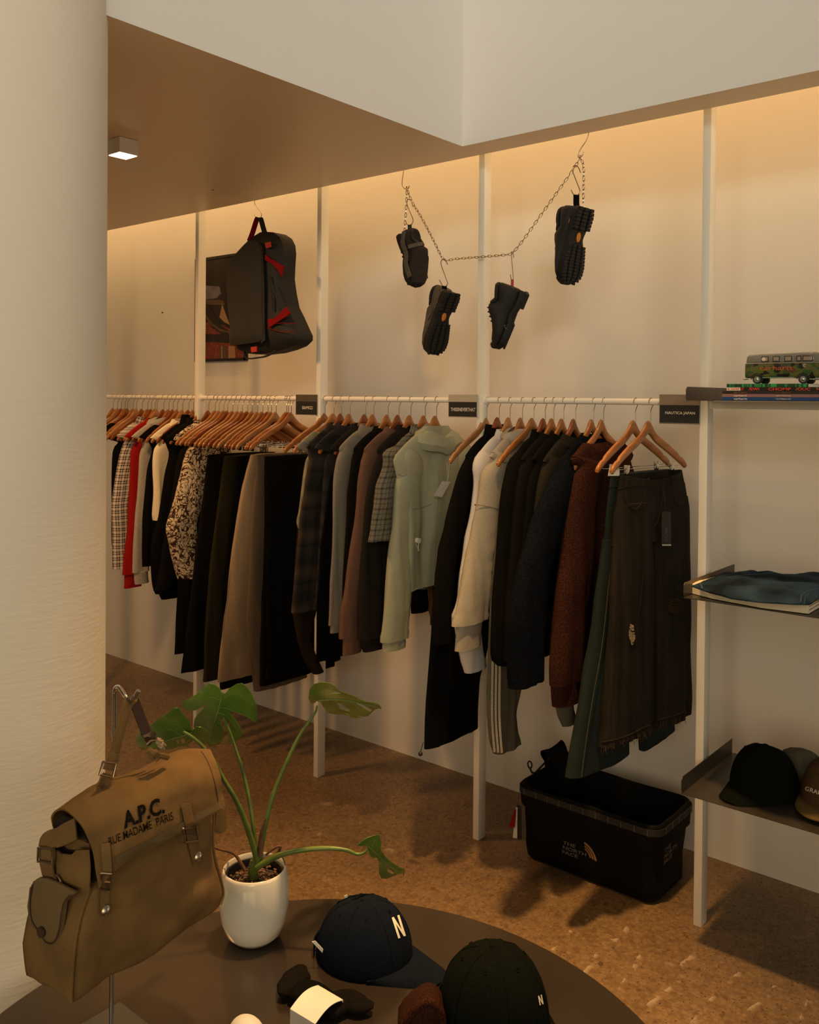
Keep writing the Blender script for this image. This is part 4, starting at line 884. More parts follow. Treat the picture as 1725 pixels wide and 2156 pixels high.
top('black_t_shirt', 'black sweatshirt between the light grey hoodie and the cream sweater', 'sweatshirt', 368, 0, [(336, 915), (320, 940), (308, 990), (300, 1080), (296, 1150), (297, 1190)], .022, .07, 'black', .98, 95)
top('cream_sweater', 'cream sweater with a sleeve tapering to a point at mid-height', 'sweater', 392, 0, [(348, 912), (332, 928), (322, 945), (316, 975), (312, 1030), (305, 1080), (305, 1095)], .020, .075, 'cream', .98, 96, collar=.02, taper=.32, th=.03, body_in=.09)
top('black_bomber_jacket', 'black bomber jacket with stand collar behind the branch-print shirt', 'jacket', 412, 0, [(375, 915), (355, 945), (345, 1000), (332, 1080), (315, 1150), (318, 1225), (330, 1258)], .028, .09, 'black', .92, 97, collar=.05, cuff=.03)
top('black_jacket', 'black jacket with a diagonal strap just left of the branch-print shirt', 'jacket', 424, 0, [(392, 925), (376, 955), (364, 1020), (350, 1100), (334, 1190), (322, 1240)], .02, .06, 'black2', .92, 98, collar=.03)
top('branch_print_shirt', 'cream shirt with a dark brown branch print and wide sleeve', 'shirt', 440, 0, [(416, 912), (402, 930), (393, 945), (384, 975), (373, 1020), (358, 1072), (347, 1105), (353, 1144), (362, 1183), (371, 1214)], .040, .10, 'print', .95, 99, collar=.02, taper=.88)
# ------------------------------------------------------------------ steel shelves on the last post
XS = -1.083; SX1 = .05
shz = []
for (pt, pb, lb, nm) in (((1445, 814), (1446, 842), 'top raw steel shelf holding the magazines and the toy van', 1), ((1440, 1227), (1441, 1257), 'middle raw steel shelf holding the folded trousers', 2), ((1435, 1637), (1437, 1668), 'lowest raw steel shelf holding the caps', 3)):
    zt, zb = PX(*pt, XS).z, PX(*pb, XS).z; y0 = PX(*pt, XS).y; y1 = 2.985; shz.append(zb)
    o = empty('steel_shelf', (XS, y0, zb), 0, lb, 'shelf', 'raw steel shelves')
    wob(o, 'shelf_plate', bx(XS, SX1, y0, y1, zb-.002, zb), M['shelf'], smooth=False)
    bm = bmesh.new(); c = .008   # side lip with clipped corners
    P = [(y0+c, zb-.002), (y1, zb-.002), (y1, zt), (y0+c, zt), (y0, zt-c), (y0, zb+c)]
    loft(bm, [[Vector((XS-.0005, a, b)) for a, b in P], [Vector((XS+.0015, a, b)) for a, b in P]]); wob(o, 'side_lip', bm, M['shelf'], smooth=False)
    bm = bmesh.new(); box(bm, (SX1, (y0+y1)/2, (zb+zt)/2), (.002, y1-y0, zt-zb)); wob(o, 'side_lip', bm, M['shelf'], smooth=False)
# cross tube under the top shelf and the next post
o = tag(obj('rack_post', bx(.03, .03+pw, YP, YP+pd, 0, 3.0, .0015), M['post']), 'white post outside the right edge of the view', 'post', 'white rack posts')
zb = shz[0]
tag(obj('cross_rail', bx(posts[4]+pw/2, .03, YP+.012, YP+.034, zb-.0265, zb-.003, .001), M['post']), 'pale square cross rail directly under the top shelf', 'rail')
# ------------------------------------------------------------------ magazines
yf = 2.60; z = zb
def book(zb_, zt_, pxl, mt, lb, length, depth, name='magazine'):
    x0 = PY(pxl, 830, yf).x; o = empty(name, (x0, yf, zb_), 0, lb, 'magazine', 'stacked magazines under the toy van')
    bm = bx(x0, x0+length, yf, yf+depth, zb_, zt_, .0008); wob(o, 'cover', bm, M[mt], smooth=False)
    wob(o, 'pages', bx(x0+.002, x0+length+.0008, yf+.004, yf+depth+.0008, zb_+.0012, zt_-.0012), M['paper'], smooth=False); return o, x0
zs = [PY(1560, y, yf).z for y in (840.8, 834.2, 827.4, 820.8, 813.4, 806)]
sh = zs[0]-zb; zs = [q-sh for q in zs]
lbs = ['blue magazine lying at the bottom of the stack', 'dusty pink magazine lying on the blue one', 'dark brown magazine in the middle of the stack', 'black magazine with red letters and a cream WIP panel', 'bright green magazine lying on top of the stack']
for i, (pxl, mt, lb) in enumerate(zip((1521, 1521, 1521, 1530, 1530), ('mag_blue', 'mag_pink', 'mag_black', 'mag_red', 'mag_green'), lbs)):
    o, x0 = book(zs[i]+.0002, zs[i+1], pxl, mt, lb, .285 if i < 3 else (.30 if i == 3 else .225), .215)
    zc = (zs[i]+zs[i+1])/2; h = zs[i+1]-zs[i]
    def T(txt, p0, p1, hh, mm, bold=.01, sub=''):
        a, b = PY(p0, 830, yf).x, PY(p1, 830, yf).x
        wob(o, 'spine_lettering', flat_text(txt, (a, yf-.0006, zc-h*hh/2), (1, 0, 0), (0, 0, 1), b-a, h*hh, bold), M[mm], smooth=False)
    if i < 3:
        T('carhartt', 1546, 1574, .62, 'ink_white' if i != 2 else 'chip', .015); T('BRAND MAGAZINE 2021' if i == 2 else 'THE SUMMER BRAND ISSUE', 1634, 1666, .35, 'ink_white' if i != 2 else 'chip', .005)
    else:
        a, b = PY(1530.5, 830, yf).x, PY(1559.5, 830, yf).x; 
        if i == 3: wob(o, 'cream_panel', bx(a, b, yf-.0006, yf, zs[i]+.0006, zs[i+1]-.0006), M['spine_cream'], smooth=False)
        bm = flat_text('WIP', (PY(1539, 830, yf).x, yf-.0009, zc-h*.24), (1, 0, 0), (0, 0, 1), PY(1558, 830, yf).x-PY(1539, 830, yf).x, h*.48, .03); wob(o, 'spine_lettering', bm, M['spine_red' if i == 3 else 'label_black'], smooth=False)
        bm = bmesh.new(); p = PY(1534.5, 830, yf); tube(bm, [(p.x, yf-.0012, zc), (p.x, yf, zc)], h*.22, 16); wob(o, 'spine_mark', bm, M['spine_red' if i == 3 else 'label_black'])
        if i == 3:
            for (p0, p1, tx) in ((1561, 1568, '/IT'), (1577, 1599, '/EWI'), (1618, 1666, 'CHOMP'), (1676, 1707, '/OUC'), (1720, 1745, 'NON')):
                T(tx, p0, p1, .86, 'spine_red', .03)
# ------------------------------------------------------------------ toy camper van
yv = 2.635; zv = zs[5]+.0003; vx0 = PY(1566, 800, yv).x; k = (PY(1725, 800, yv).x-vx0)/159.0
van = empty('toy_van', (vx0, yv, zv), 0, 'toy camper van with grey roof and camouflage sides standing on the magazines', 'toy van')
def vx(p): return vx0+(p-1566)*k
def vz(p): return zv+(805.5-p)*k*1.0
VW, VL = .072, vx(1752)
prof = {}  # body sections along x: lower body and roof as two lofts of rounded sections
def vring(x, zlo, zhi, w, r=.25, n=28):
    out = []
    for j in range(n):
        u = 2*PI*j/n; c, s = math.cos(u), math.sin(u)
        out.append(Vector((x, yv+VW/2+w/2*math.copysign(abs(c)**r, c), (zlo+zhi)/2+(zhi-zlo)/2*math.copysign(abs(s)**r, s))))
    return out
zl, zm, zt_ = vz(793), vz(760.5), vz(737)
bm = bmesh.new(); rings = []
for px, ins, w in ((1567, .2, .80), (1568.5, .08, .93), (1573, 0, 1), (1600, 0, 1), (1660, 0, 1), (1725, 0, 1), (1740, 0, .97), (1747, .05, .88), (1750, .15, .7)):
    rings.append(vring(vx(px), zl+ins*(zm-zl)*.3, zm+.002, VW*w))
loft(bm, rings); wob(van, 'lower_body', bm, M['camo'])
bm = bmesh.new(); rings = []
for px, top_, w in ((1569, 752, .72), (1571, 744, .82), (1575, 740.5, .88), (1600, 739, .93), (1650, 738.5, .93), (1690, 737, .93), (1715, 737, .91), (1728, 741, .86), (1738, 752, .8)):
    ring = vring(vx(px), zm-.001, vz(top_), VW*w, .35)
    for p in ring:
        t = (p.z-zm)/(zt_-zm); p.y = yv+VW/2+(p.y-yv-VW/2)*(1-.10*t)
    rings.append(ring)
loft(bm, rings); wob(van, 'roof', bm, M['vangrey'])
bm = bmesh.new(); tube(bm, [(vx(1569), yv-.0005, zm), (vx(1575), yv-.001, zm), (vx(1740), yv-.001, zm)], .0011, 6); wob(van, 'chrome_trim', bm, M['chrome'])
bm = bmesh.new(); tube(bm, [(vx(1608), yv-.001, zl+.001), (vx(1676), yv-.001, zl+.001)], .0013, 6); wob(van, 'sill_trim', bm, M['chrome'])
M['van_window'] = mat('window_seen_through', (.33, .26, .18), rough=.15)
for a, b in ((1604, 1619.5), (1628, 1643), (1652.5, 1668.5), (1678, 1688), (1690.5, 1712)):
    bm = bx(vx(a), vx(b), yv+.0015, yv+.0045, vz(757.5), vz(745.5), .0015); wf = wob(van, 'window_frame', bm, M['tyre'])
    bm = bx(vx(a+1.6), vx(b-1.6), yv+.0008, yv+.0025, vz(756), vz(747), .001); wob(wf, 'window_pane', bm, M['van_window'])
bm = bmesh.new(); tube(bm, [(vx(1609.5), yv-.0002, vz(751.5)), (vx(1609.5), yv+.001, vz(751.5))], .0055, 20); wob(van, 'window_sticker', bm, M['spine_cream'])
bm = bmesh.new(); tube(bm, smooth_pts([(vx(1677), yv-.0002, vz(763)), (vx(1677), yv-.0002, vz(748)), (vx(1680), yv-.0002, vz(744.5)), (vx(1708), yv-.0002, vz(744.5)), (vx(1714), yv-.0002, vz(757)), (vx(1712), yv-.0002, vz(758))], 3), .0009, 6); wob(van, 'window_trim', bm, M['chrome'])
for px in (1596, 1693):
    for yy, s_ in ((yv+.004, 1), (yv+VW-.004, -1)):
        c = Vector((vx(px), yy, zv+.0128)); wh_ = bmesh.new(); tube(wh_, [c+Vector((0, -.005*s_, 0)), c+Vector((0, .006*s_, 0))], .0128, 28)
        ty = wob(van, 'tyre', wh_, M['tyre'])
        if s_ == 1:
            b2 = bmesh.new(); tube(b2, [c+Vector((0, -.0064, 0)), c+Vector((0, -.004, 0))], .0085, 24); rm = wob(ty, 'rim', b2, M['vangrey'])
            b2 = bmesh.new(); bmesh.ops.create_uvsphere(b2, u_segments=16, v_segments=8, radius=.0048, matrix=Matrix.Translation(c+Vector((0, -.0062, 0))) @ Matrix.Diagonal((1, .5, 1, 1))); wob(ty, 'hub_cap', b2, M['chrome'])
    bm = bmesh.new(); tube(bm, [(vx(px)+.0165*math.cos(R(a)), yv-.0008, zv+.0128+.0165*math.sin(R(a))) for a in range(0, 181, 15)], .0014, 6); wob(van, 'wheel_arch', bm, M['tyre'])
bm = bmesh.new(); tube(bm, smooth_pts([(vx(1564), yv+.03, vz(795)), (vx(1565), yv+.004, vz(795)), (vx(1568), yv-.001, vz(795)), (vx(1577), yv-.001, vz(795))], 4), .0018, 8); wob(van, 'rear_bumper', bm, M['chrome'])
bm = bmesh.new(); tube(bm, [(vx(1707), yv-.003, vz(796)), (vx(1740), yv-.003, vz(796)), (vx(1754), yv+.004, vz(796)), (vx(1756), yv+.02, vz(796))], .0022, 8); wob(van, 'front_bumper', bm, M['chrome'])
bm = flat_text('carhartt', (vx(1602), yv-.0006, vz(776)), (1, 0, 0), (0, 0, 1), vx(1672)-vx(1602), vz(766)-vz(776), .02); wob(van, 'side_lettering', bm, M['vanorange'], smooth=False)
bm = bmesh.new(); tube(bm, [(vx(1695.5)+.0042*math.cos(R(a)), yv-.0008, vz(766.5)+.0042*math.sin(R(a))) for a in range(20, 340, 16)], .0005, 5); tube(bm, [(vx(1695.5)+.0022*math.cos(R(a)), yv-.0008, vz(766.5)+.0022*math.sin(R(a))) for a in range(40, 320, 16)], .0005, 5); wob(van, 'door_emblem', bm, M['spine_cream'])
# ------------------------------------------------------------------ folded clothes on the middle shelf
zb = shz[1]
fr = Frame((-1.04, 2.70, zb), (1, 0, 0), (0, 0, 1))     # horizontal plane: e = X, v = Y
fr.v = Vector((0, 1, 0))
tz = empty('folded_trousers', (-.9, 2.75, zb), 0, 'folded cream trousers lying under the blue jeans on the middle shelf', 'folded trousers')
bm = bmesh.new()
def PS(px, py, z): p = PZ(px, py, z); return (p.x-fr.o.x, p.y-fr.o.y)
A = [PS(1455, 1250, zb), PS(1500, 1262, zb), PS(1600, 1281, zb), PS(1703, 1294, zb)]
x0_, x1_ = A[0][0], A[-1][0]
pl = [(x0_, A[0][1]-.0), (A[1][0], A[1][1]), (A[2][0], A[2][1]), (A[3][0], A[3][1]), (A[3][0]+.0, A[3][1]+.25), (x0_+.03, A[0][1]+.24), (x0_-.003, A[0][1]+.06)]
def wr(x, y): return .003*noise.noise(Vector((x*25, y*25, 1)))
pillow(bm, fr, pl, .030, .028, .006, .012, .014, uv=True, back=0, warp=lambda x, y: .0)
for v in bm.verts: v.co.z = max(zb+.0008, v.co.z+.004*noise.noise(Vector((v.co.x*22, v.co.y*22, 3)))*(v.co.z-zb)/.03)
wob(tz, 'cloth', bm, M['cream'])
for q in (.012, .022):
    bm = bmesh.new(); tube(bm, [fr.P(A[3][0]+.001, A[3][1]+.004+.2*t, q) for t in (0, .3, .6, 1)], .0012, 5); wob(tz, 'fold_line', bm, M['beige'])
tj = empty('folded_jeans', (-.9, 2.75, zb+.036), 0, 'washed blue jeans folded on top of the cream trousers', 'folded jeans')
zj = zb+.036
B_ = [PS(1457, 1236, zj), PS(1490, 1248, zj), PS(1540, 1262, zj), PS(1600, 1270, zj), PS(1668, 1274, zj), PS(1705, 1275, zj), PS(1725, 1262, zj), PS(1790, 1262, zj), PS(1800, 1220, zj), PS(1740, 1203, zj+.02), PS(1690, 1198, zj+.02), PS(1640, 1199, zj+.02), PS(1580, 1200, zj+.01), PS(1520, 1212, zj)]
bm = bmesh.new(); pillow(bm, fr, B_, .040, .004, .020, .035, .011, uv=True, back=-.0)
for v in bm.verts:
    t = max(0, (v.co.z-zj)); n_ = noise.noise(Vector((v.co.x*13, v.co.y*13, 9)))+.4*noise.noise(Vector((v.co.x*30, v.co.y*30, 2)))
    v.co.z += n_*.011 if v.co.z > zj+.006 else max(0, n_*.003)
    v.co.z = max(v.co.z, zj+.0005)
wob(tj, 'denim', bm, M['jean_blue'])
bpy.context.view_layer.update(); bvj = bvh_of(list(tj.children))
def on(bvh, par, pts, r, mt, nm, off=.0005):
    P = []
    for q in smooth_pts([(p[0], p[1], 0) for p in pts], 5):
        d = ray(q.x, q.y).normalized(); h = bvh.ray_cast(CAM, d)
        if h[0] is not None: P.append(CAM+d*((h[0]-CAM).length-off))
    if len(P) > 2: bm = bmesh.new(); tube(bm, P, r, 5); wob(par, nm, bm, M[mt])
M['denim_edge'] = fabric('worn_denim_edge', (.055, .085, .11), var=.3)
on(bvj, tj, [(1686, 1268), (1690, 1252), (1704, 1244), (1724, 1240)], .002, 'denim_edge', 'pocket_seam'); on(bvj, tj, [(1694, 1272), (1697, 1256), (1708, 1249), (1724, 1246)], .0012, 'denim_edge', 'pocket_seam')
on(bvj, tj, [(1470, 1218), (1475, 1228), (1480, 1240)], .0025, 'denim_edge', 'hem_seam'); on(bvj, tj, [(1530, 1216), (1570, 1210), (1610, 1208), (1640, 1204)], .0015, 'denim_edge', 'side_seam')
# ------------------------------------------------------------------ caps
def cap(name, loc, rz, label, mt, s=1.0, brim='curved', brimm=None, tilt=(0, 0), h=.108, rx=.092, ry=.083, group=None, bl=.070, strap=True, back=1.0):
    """baseball cap; the brim points to local +x; s overall scale"""
    o = empty(name, loc, 0, label, 'cap', group); o.rotation_euler = (tilt[0], tilt[1], rz); bm = bmesh.new(); rings = []; N = 48
    for i in range(17):
        t = i/16; ph = t*PI/2; rr = math.cos(ph)**.80; zz = h*math.sin(ph)**.95; ring = []
        for j in range(N):
            u = 2*PI*j/N; k = 1-.010*math.exp(-(((u*3/PI+.5) % 1-.5)/.06)**2)*(1-t)
            fl = 1+.04*math.cos(u)*(1-t) ; x = rx*rr*math.cos(u)*fl; y = ry*rr*math.sin(u)
            ring.append(Vector((x*k, y*k, zz*(1+.07*math.cos(u)*(1-t*.5)) + .0015*noise.noise(Vector((x*40, y*40, zz*40))) + (.006 if i == 0 and math.cos(u) > .5 else 0))))
        rings.append(ring)
    rings.append([Vector((0, 0, h*1.0))+Vector((.002*math.cos(2*PI*j/N), .002*math.sin(2*PI*j/N), 0)) for j in range(N)])
    inner = [[p*.965 for p in r] for r in rings[:12]]
    loft(bm, list(reversed(inner))+rings, True, True, True); obj('crown', bm, M[mt], o, angle=60)
    bm = bmesh.new(); V = []; ax = R(62 if brim == 'curved' else 66)
    for i in range(9):
        row = []
        for j in range(25):
            a = -ax+2*ax*j/24; q = i/8; c = math.cos(a/ax*PI/2)
            r0x, r0y = rx*1.03*math.cos(a), ry*1.0*math.sin(a); L_ = bl*(c**.55 if c > 0 else 0)
            x = r0x+q*L_*(.95); y = r0y*(1-.10*q*(1 if brim == 'curved' else 0)); drop = (-.020 if brim == 'curved' else -.006)*(abs(a)/ax)**2*(.3+q) - (.010*q if brim == 'curved' else .0)
            row.append(bm.verts.new((x, y, .010+drop+.003*math.sin(q*PI))))
        V.append(row)
    fs = [bm.faces.new((V[i][j], V[i][j+1], V[i+1][j+1], V[i+1][j])) for i in range(8) for j in range(24)]
    bm.normal_update(); bmesh.ops.solidify(bm, geom=fs, thickness=.003); obj('brim', bm, M[brimm or mt], o)
    bm = bmesh.new(); bmesh.ops.create_uvsphere(bm, u_segments=14, v_segments=8, radius=.006, matrix=Matrix.Translation((0, 0, h+.001)) @ Matrix.Diagonal((1, 1, .5, 1))); obj('top_button', bm, M[mt], o)
    for j in range(6):
        u = PI/6+2*PI*j/6; bm = bmesh.new(); P = []
        for i in range(2, 15): ph = i/16*PI/2; rr = math.cos(ph)**.8; P.append((rx*rr*math.cos(u)*(1+.04*math.cos(u)*(1-i/16))*1.004, ry*rr*math.sin(u)*1.004, h*math.sin(ph)**.95*(1+.07*math.cos(u)*(1-i/32))))
        tube(bm, P, .0009, 5); obj('panel_seam', bm, M[mt], o)
        u = 2*PI*j/6; ph = .66*PI/2; rr = math.cos(ph)**.8; p = Vector((rx*rr*math.cos(u)*1.01, ry*rr*math.sin(u)*1.01, h*math.sin(ph)**.95*(1+.05*math.cos(u))))
        nrm = Vector((p.x/rx**2, p.y/ry**2, p.z/h**2)).normalized(); e1 = nrm.orthogonal().normalized(); e2 = nrm.cross(e1); bm = bmesh.new()
        tube(bm, [p+(e1*math.cos(2*PI*q/12)+e2*math.sin(2*PI*q/12))*.0028 for q in range(13)], .0008, 5); obj('eyelet', bm, M[mt], o)
    if strap:
        bm = bmesh.new(); ribbon(bm, [(-rx*1.03*math.cos(a), ry*1.03*math.sin(a), .012) for a in [R(-35+7*q) for q in range(11)]], Vector((0, 0, 1)), .020, .0025); obj('back_strap', bm, M[mt], o)
    o.scale = (s, s, s); return o
zb = shz[2]
p = PZ(1585, 1682, zb)
cap('camp_cap', (p.x+.01, p.y+.075, zb+.003), R(-112), 'black camp cap with drooping brim on the lowest shelf', 'capblack', 1.15, h=.118, bl=.055, rx=.088, ry=.085)
p = PZ(1725, 1718, zb)
c2 = cap('flat_brim_cap', (p.x+.012, p.y+.115, zb+.004), R(-92), 'brown cap with flat tan brim and cream GRAMICCI lettering on the lowest shelf', 'capbrown', 1.12, brim='flat', brimm='captan', h=.115, bl=.078)
cap('baseball_cap', (PZ(1660, 1668, zb).x, 2.90, zb+.003), R(-60), 'grey cap peeking out behind and between the black and brown caps', 'sweatpant', .95, h=.10, strap=False)
bpy.context.view_layer.update()
def print_cap(c, txt, O, X, Y, mt, bold=.02, nm='embroidery', off=.001):
    bv_ = bvh_of([q for q in c.children if q.name.startswith(('crown', 'brim'))]); bm = text_print(txt, bv_, O, X, Y, bold, off)
    bm.transform(c.matrix_world.inverted()); return obj(nm, bm, M[mt], c, smooth=False)
def print_cap2(c, *a, **k):
    s_ = c.scale.copy(); c.scale = s_; return print_cap(c, *a, **k)
print_cap(c2, 'GRAMICCI', (1695, 1664), (62, 20), (1.5, -9), 'ink_white')
# ------------------------------------------------------------------ black carrying crate on the floor
cx0, cx1, cy0, cy1 = -1.762, -1.235, 2.75, 3.03
ch = PY(1092, 1650, cy0-.01).z
ct = empty('soft_crate', ((cx0+cx1)/2, (cy0+cy1)/2, 0), 0, 'black soft-sided gear crate with THE NORTH FACE print on the floor under the jeans', 'storage crate')
def rrect(x0, x1, y0, y1, z, r, n=7, wv=0, sd=0):
    out = []
    for (cx_, cy_, a0) in ((x1-r, y1-r, 0), (x0+r, y1-r, 90), (x0+r, y0+r, 180), (x1-r, y0+r, 270)):
        for q in range(n): a = R(a0+90*q/(n-1)); out.append(Vector((cx_+r*math.cos(a), cy_+r*math.sin(a), z)))
    D = []
    for i in range(len(out)):
        a, b = out[i], out[(i+1) % len(out)]; kk = max(1, int((b-a).length/.03))
        for t in range(kk): D.append(a.lerp(b, t/kk))
    for p in D:
        w = noise.noise(Vector((p.x*9, p.y*9, z*8+sd)))*wv; c = Vector(((x0+x1)/2, (y0+y1)/2, z)); dd = (p-c).normalized(); p += dd*w
        p.z += noise.noise(Vector((p.x*7+sd, p.y*7, 3)))*wv*.5 if z > .05 else 0
    return D
N_ = None
rings = []
def ringn(ins, z, wv): return rrect(cx0+ins, cx1-ins, cy0+ins, cy1-ins, z, .045, wv=wv)
lvl = [(.022, .003, 0), (.012, .012, .0), (.008, .05, .006), (.008, .10, .009), (.006, .16, .009), (.002, .215, .007), (-.006, ch-.075, .004), (-.009, ch-.04, .004), (-.008, ch-.004, .004), (-.004, ch, .004), (.004, ch-.003, .004), (.012, ch-.04, .003), (.016, .12, .002), (.02, .015, 0)]
base = ringn(0, 0, 0); rings = []
for ins, z, wv in lvl:
    rg = []
    for p in base:
        c = Vector(((cx0+cx1)/2, (cy0+cy1)/2, 0)); dx = (p.x-c.x)/((cx1-cx0)/2); dy = (p.y-c.y)/((cy1-cy0)/2)
        q = Vector((p.x-ins*dx, p.y-ins*dy, z)); w = noise.noise(Vector((p.x*10, p.y*10, z*9)))*wv; q.x += w*dx; q.y += w*dy
        if z > .2: q.z += .004*noise.noise(Vector((p.x*6, p.y*6, 5)))
        rg.append(q)
    rings.append(rg)
bm = bmesh.new(); loft(bm, rings); body = wob(ct, 'crate_body', bm, M['crate'], angle=50)
band = lambda ins, z: [Vector((p.x-ins*(p.x-(cx0+cx1)/2)/((cx1-cx0)/2), p.y-ins*(p.y-(cy0+cy1)/2)/((cy1-cy0)/2), z)) for p in base]
bm = bmesh.new(); loft(bm, [band(-.010, ch-.032), band(-.0125, ch-.032), band(-.0125, ch-.010), band(-.010, ch-.010)], True, False, False); rw = wob(ct, 'rim_webbing', bm, M['crate2'])
M['tack'] = mat('grey_bar_tack', (.10, .095, .075), rough=.7)
for i in range(16):
    bm = bmesh.new()
    if i < 11: box(bm, (cx0+.03+i*.047, cy0-.0135, ch-.021), (.002, .001, .022))
    else: box(bm, (cx1+.0135, cy0+.04+(i-11)*.05, ch-.021), (.001, .002, .022))
    wob(rw, 'bar_tack', bm, M['tack'], smooth=False)
bpy.context.view_layer.update(); bvc = bvh_of([body])
bm = text_print('THE\nNORTH\nFACE', bvc, (1183, 1796), (50, 17), (3, -26), .02, .002); wob(ct, 'lettering', bm, M['crateprint'], smooth=False)
def dome(bm, O, X, Y):
    for a, b in ((.36, .50), (.58, .72), (.80, 1.0)):
        P = [(a*math.cos(R(90*q/8)), a*math.sin(R(90*q/8))) for q in range(9)]; Q = [(b*math.cos(R(90*q/8)), b*math.sin(R(90*q/8))) for q in range(9)]
        vp = [bm.verts.new((x, y, 0)) for x, y in P]; vq = [bm.verts.new((x, y, 0)) for x, y in Q]
        for i in range(8): bm.faces.new((vp[i], vp[i+1], vq[i+1], vq[i]))
    return bm
bm = dome(bmesh.new(), 0, 0, 0); print_on(bm, bvc, (1233, 1800), (24, 14), (-3, -28), .002, False); wob(ct, 'emblem', bm, M['photo_tan'], smooth=False)
bm = text_print('THE\nNORTH\nFACE', bvc, (1398, 1822), (26, -26), (2, -34), .02, .002); wob(ct, 'lettering', bm, M['crateprint'], smooth=False)
# end handle with carabiner
pL = Vector((cx0, (cy0+cy1)/2, ch)); bm = bmesh.new()
ribbon(bm, smooth_pts([(cx0+.0, cy1-.05, ch-.01), (cx0+.012, cy1-.07, ch+.05), (cx0+.03, cy1-.10, ch+.078), (cx0+.06, cy1-.12, ch+.078), (cx0+.10, cy1-.13, ch+.05), (cx0+.13, cy1-.10, ch-.02)], 5), Vector((0, 1, 0)), .10, .004); wob(ct, 'lid_flap', bm, M['crate'])
q = PY(1116, 1610, cy1-.10); bm = bmesh.new(); tube(bm, [q+Vector((.009*math.cos(2*PI*k/16), .0, .013*math.sin(2*PI*k/16))) for k in range(17)], .003, 6); tube(bm, [q+Vector((0, 0, -.013)), q+Vector((.010, .0, -.028)), q+Vector((.025, 0, -.024)), Vector((cx0+.03, cy1-.10, ch+.055))], .004, 6); wob(ct, 'snap_hook', bm, M['crate2'])
# swing tags on the crate side
fr2 = Frame((cx0-.008, cy0-.012, .2), (1, 0, 0), (0, -1, 0))
tg = empty('swing_tag', fr2.px(1085, 1700), 0, 'white and red swing tags hanging at the left side of the black crate', 'tag')
for pts, mt, n in (([(1086, 1700), (1090, 1700), (1089, 1765), (1080, 1764)], 'tagwhite', .0), ([(1084, 1704), (1087, 1704), (1084, 1742), (1071, 1741)], 'redtrim', .004), ([(1089, 1695), (1098, 1697), (1099, 1768), (1090, 1767)], 'label_black', -.003)):
    flat_px(tg, 'card', fr2, pts, n, mt)
bm = bmesh.new(); tube(bm, [fr2.px(1089, 1697), fr2.px(1096, 1660)], .0008, 4); wob(tg, 'cord', bm, M['liner'])
# ------------------------------------------------------------------ framed photograph on the wall
yf_ = YW-.022; f0 = PY(410, 640, yf_); f1 = PY(517, 640, yf_); zt1 = PY(410, 546, yf_).z; zb1 = PY(410, 762, yf_).z
pf = empty('framed_picture', ((f0.x+f1.x)/2, YW-.011, zb1), 0, 'black framed photograph of a patterned red rug on the wall behind the post', 'picture')
x0, x1 = f0.x, f1.x; bm = bmesh.new(); fwd = .014
for a in ((x0, x1, zb1, zb1+fwd), (x0, x1, zt1-fwd, zt1), (x0, x0+fwd, zb1, zt1), (x1-fwd, x1, zb1, zt1)): bx(a[0], a[1], yf_, YW-.001, a[2], a[3], bm=bm)
wob(pf, 'frame', bm, M['frame'], smooth=False)
frp = Frame((x0, yf_+.006, zb1), (1, 0, 0), (0, -1, 0))
wob(pf, 'print', bx(x0+.01, x1-.01, yf_+.006, yf_+.012, zb1+.01, zt1-.01), M['photo_dark'], smooth=False)
def patch(pts, n, mt, nm='print_detail'): flat_px(pf, nm, frp, pts, n, mt, .0003)
patch([(415, 680), (455, 677), (480, 690), (495, 700), (514, 715), (514, 757), (415, 757)], .001, 'rug')
patch([(415, 702), (455, 704), (480, 702), (500, 716), (480, 722), (440, 720), (415, 724)], .0015, 'photo_dark')
patch([(462, 728), (478, 728), (479, 757), (461, 757)], .0018, 'photo_brown'); patch([(466, 728), (468, 728), (468, 757), (466, 757)], .0022, 'photo_tan')
patch([(481, 728), (494, 729), (496, 756), (481, 756)], .002, 'photo_tan')
patch([(415, 600), (462, 603), (466, 618), (456, 628), (436, 630), (415, 627)], .001, 'photo_grey'); patch([(415, 630), (470, 632), (474, 642), (415, 642)], .001, 'photo_brown')
patch([(415, 640), (440, 640), (452, 664), (470, 688), (486, 700), (470, 706), (447, 690), (432, 668), (415, 652)], .0014, 'photo_dark')
patch([(415, 648), (428, 664), (444, 684), (462, 697), (486, 702), (486, 698), (462, 692), (447, 680), (432, 660), (415, 640)], .002, 'photo_brown')
patch([(468, 640), (478, 668), (484, 684), (472, 678), (462, 668)], .0018, 'photo_tan')
M['pane'] = mat('picture_glazing', (1, 1, 1), rough=.03, trans=1)
# ------------------------------------------------------------------ hanging rail hidden in the slot, S-hooks
YC = 2.728; ZRl = 2.655
bm = bmesh.new(); tube(bm, [(-4.4, YC, ZRl), (.5, YC, ZRl)], .004, 8); tag(obj('hanging_rail', bm, M['wire']), 'thin steel rail in the slot behind the dropped ceiling', 'rail')
FC = Frame((0, YC, 0), (1, 0, 0), (0, -1, 0))
def s_hook(pts, label, r=.0017, fr=FC, n=0):
    P = smooth_pts([fr.px(x, y, n) for x, y in pts], 5); o = empty('s_hook', P[0], 0, label, 'hook', 'wire S-hooks'); bm = bmesh.new(); tube(bm, P, r, 8)
    wob(o, 'wire', bm, M['wire']); return o
zr_px = 0
def hook_up(x):  # pixel height of the hidden rail above a column
    p = Vector((PY(x, 400, YC).x, YC, ZRl+.006)); d = p-CAM; return CY - F*d.dot(UV)/d.dot(FV)
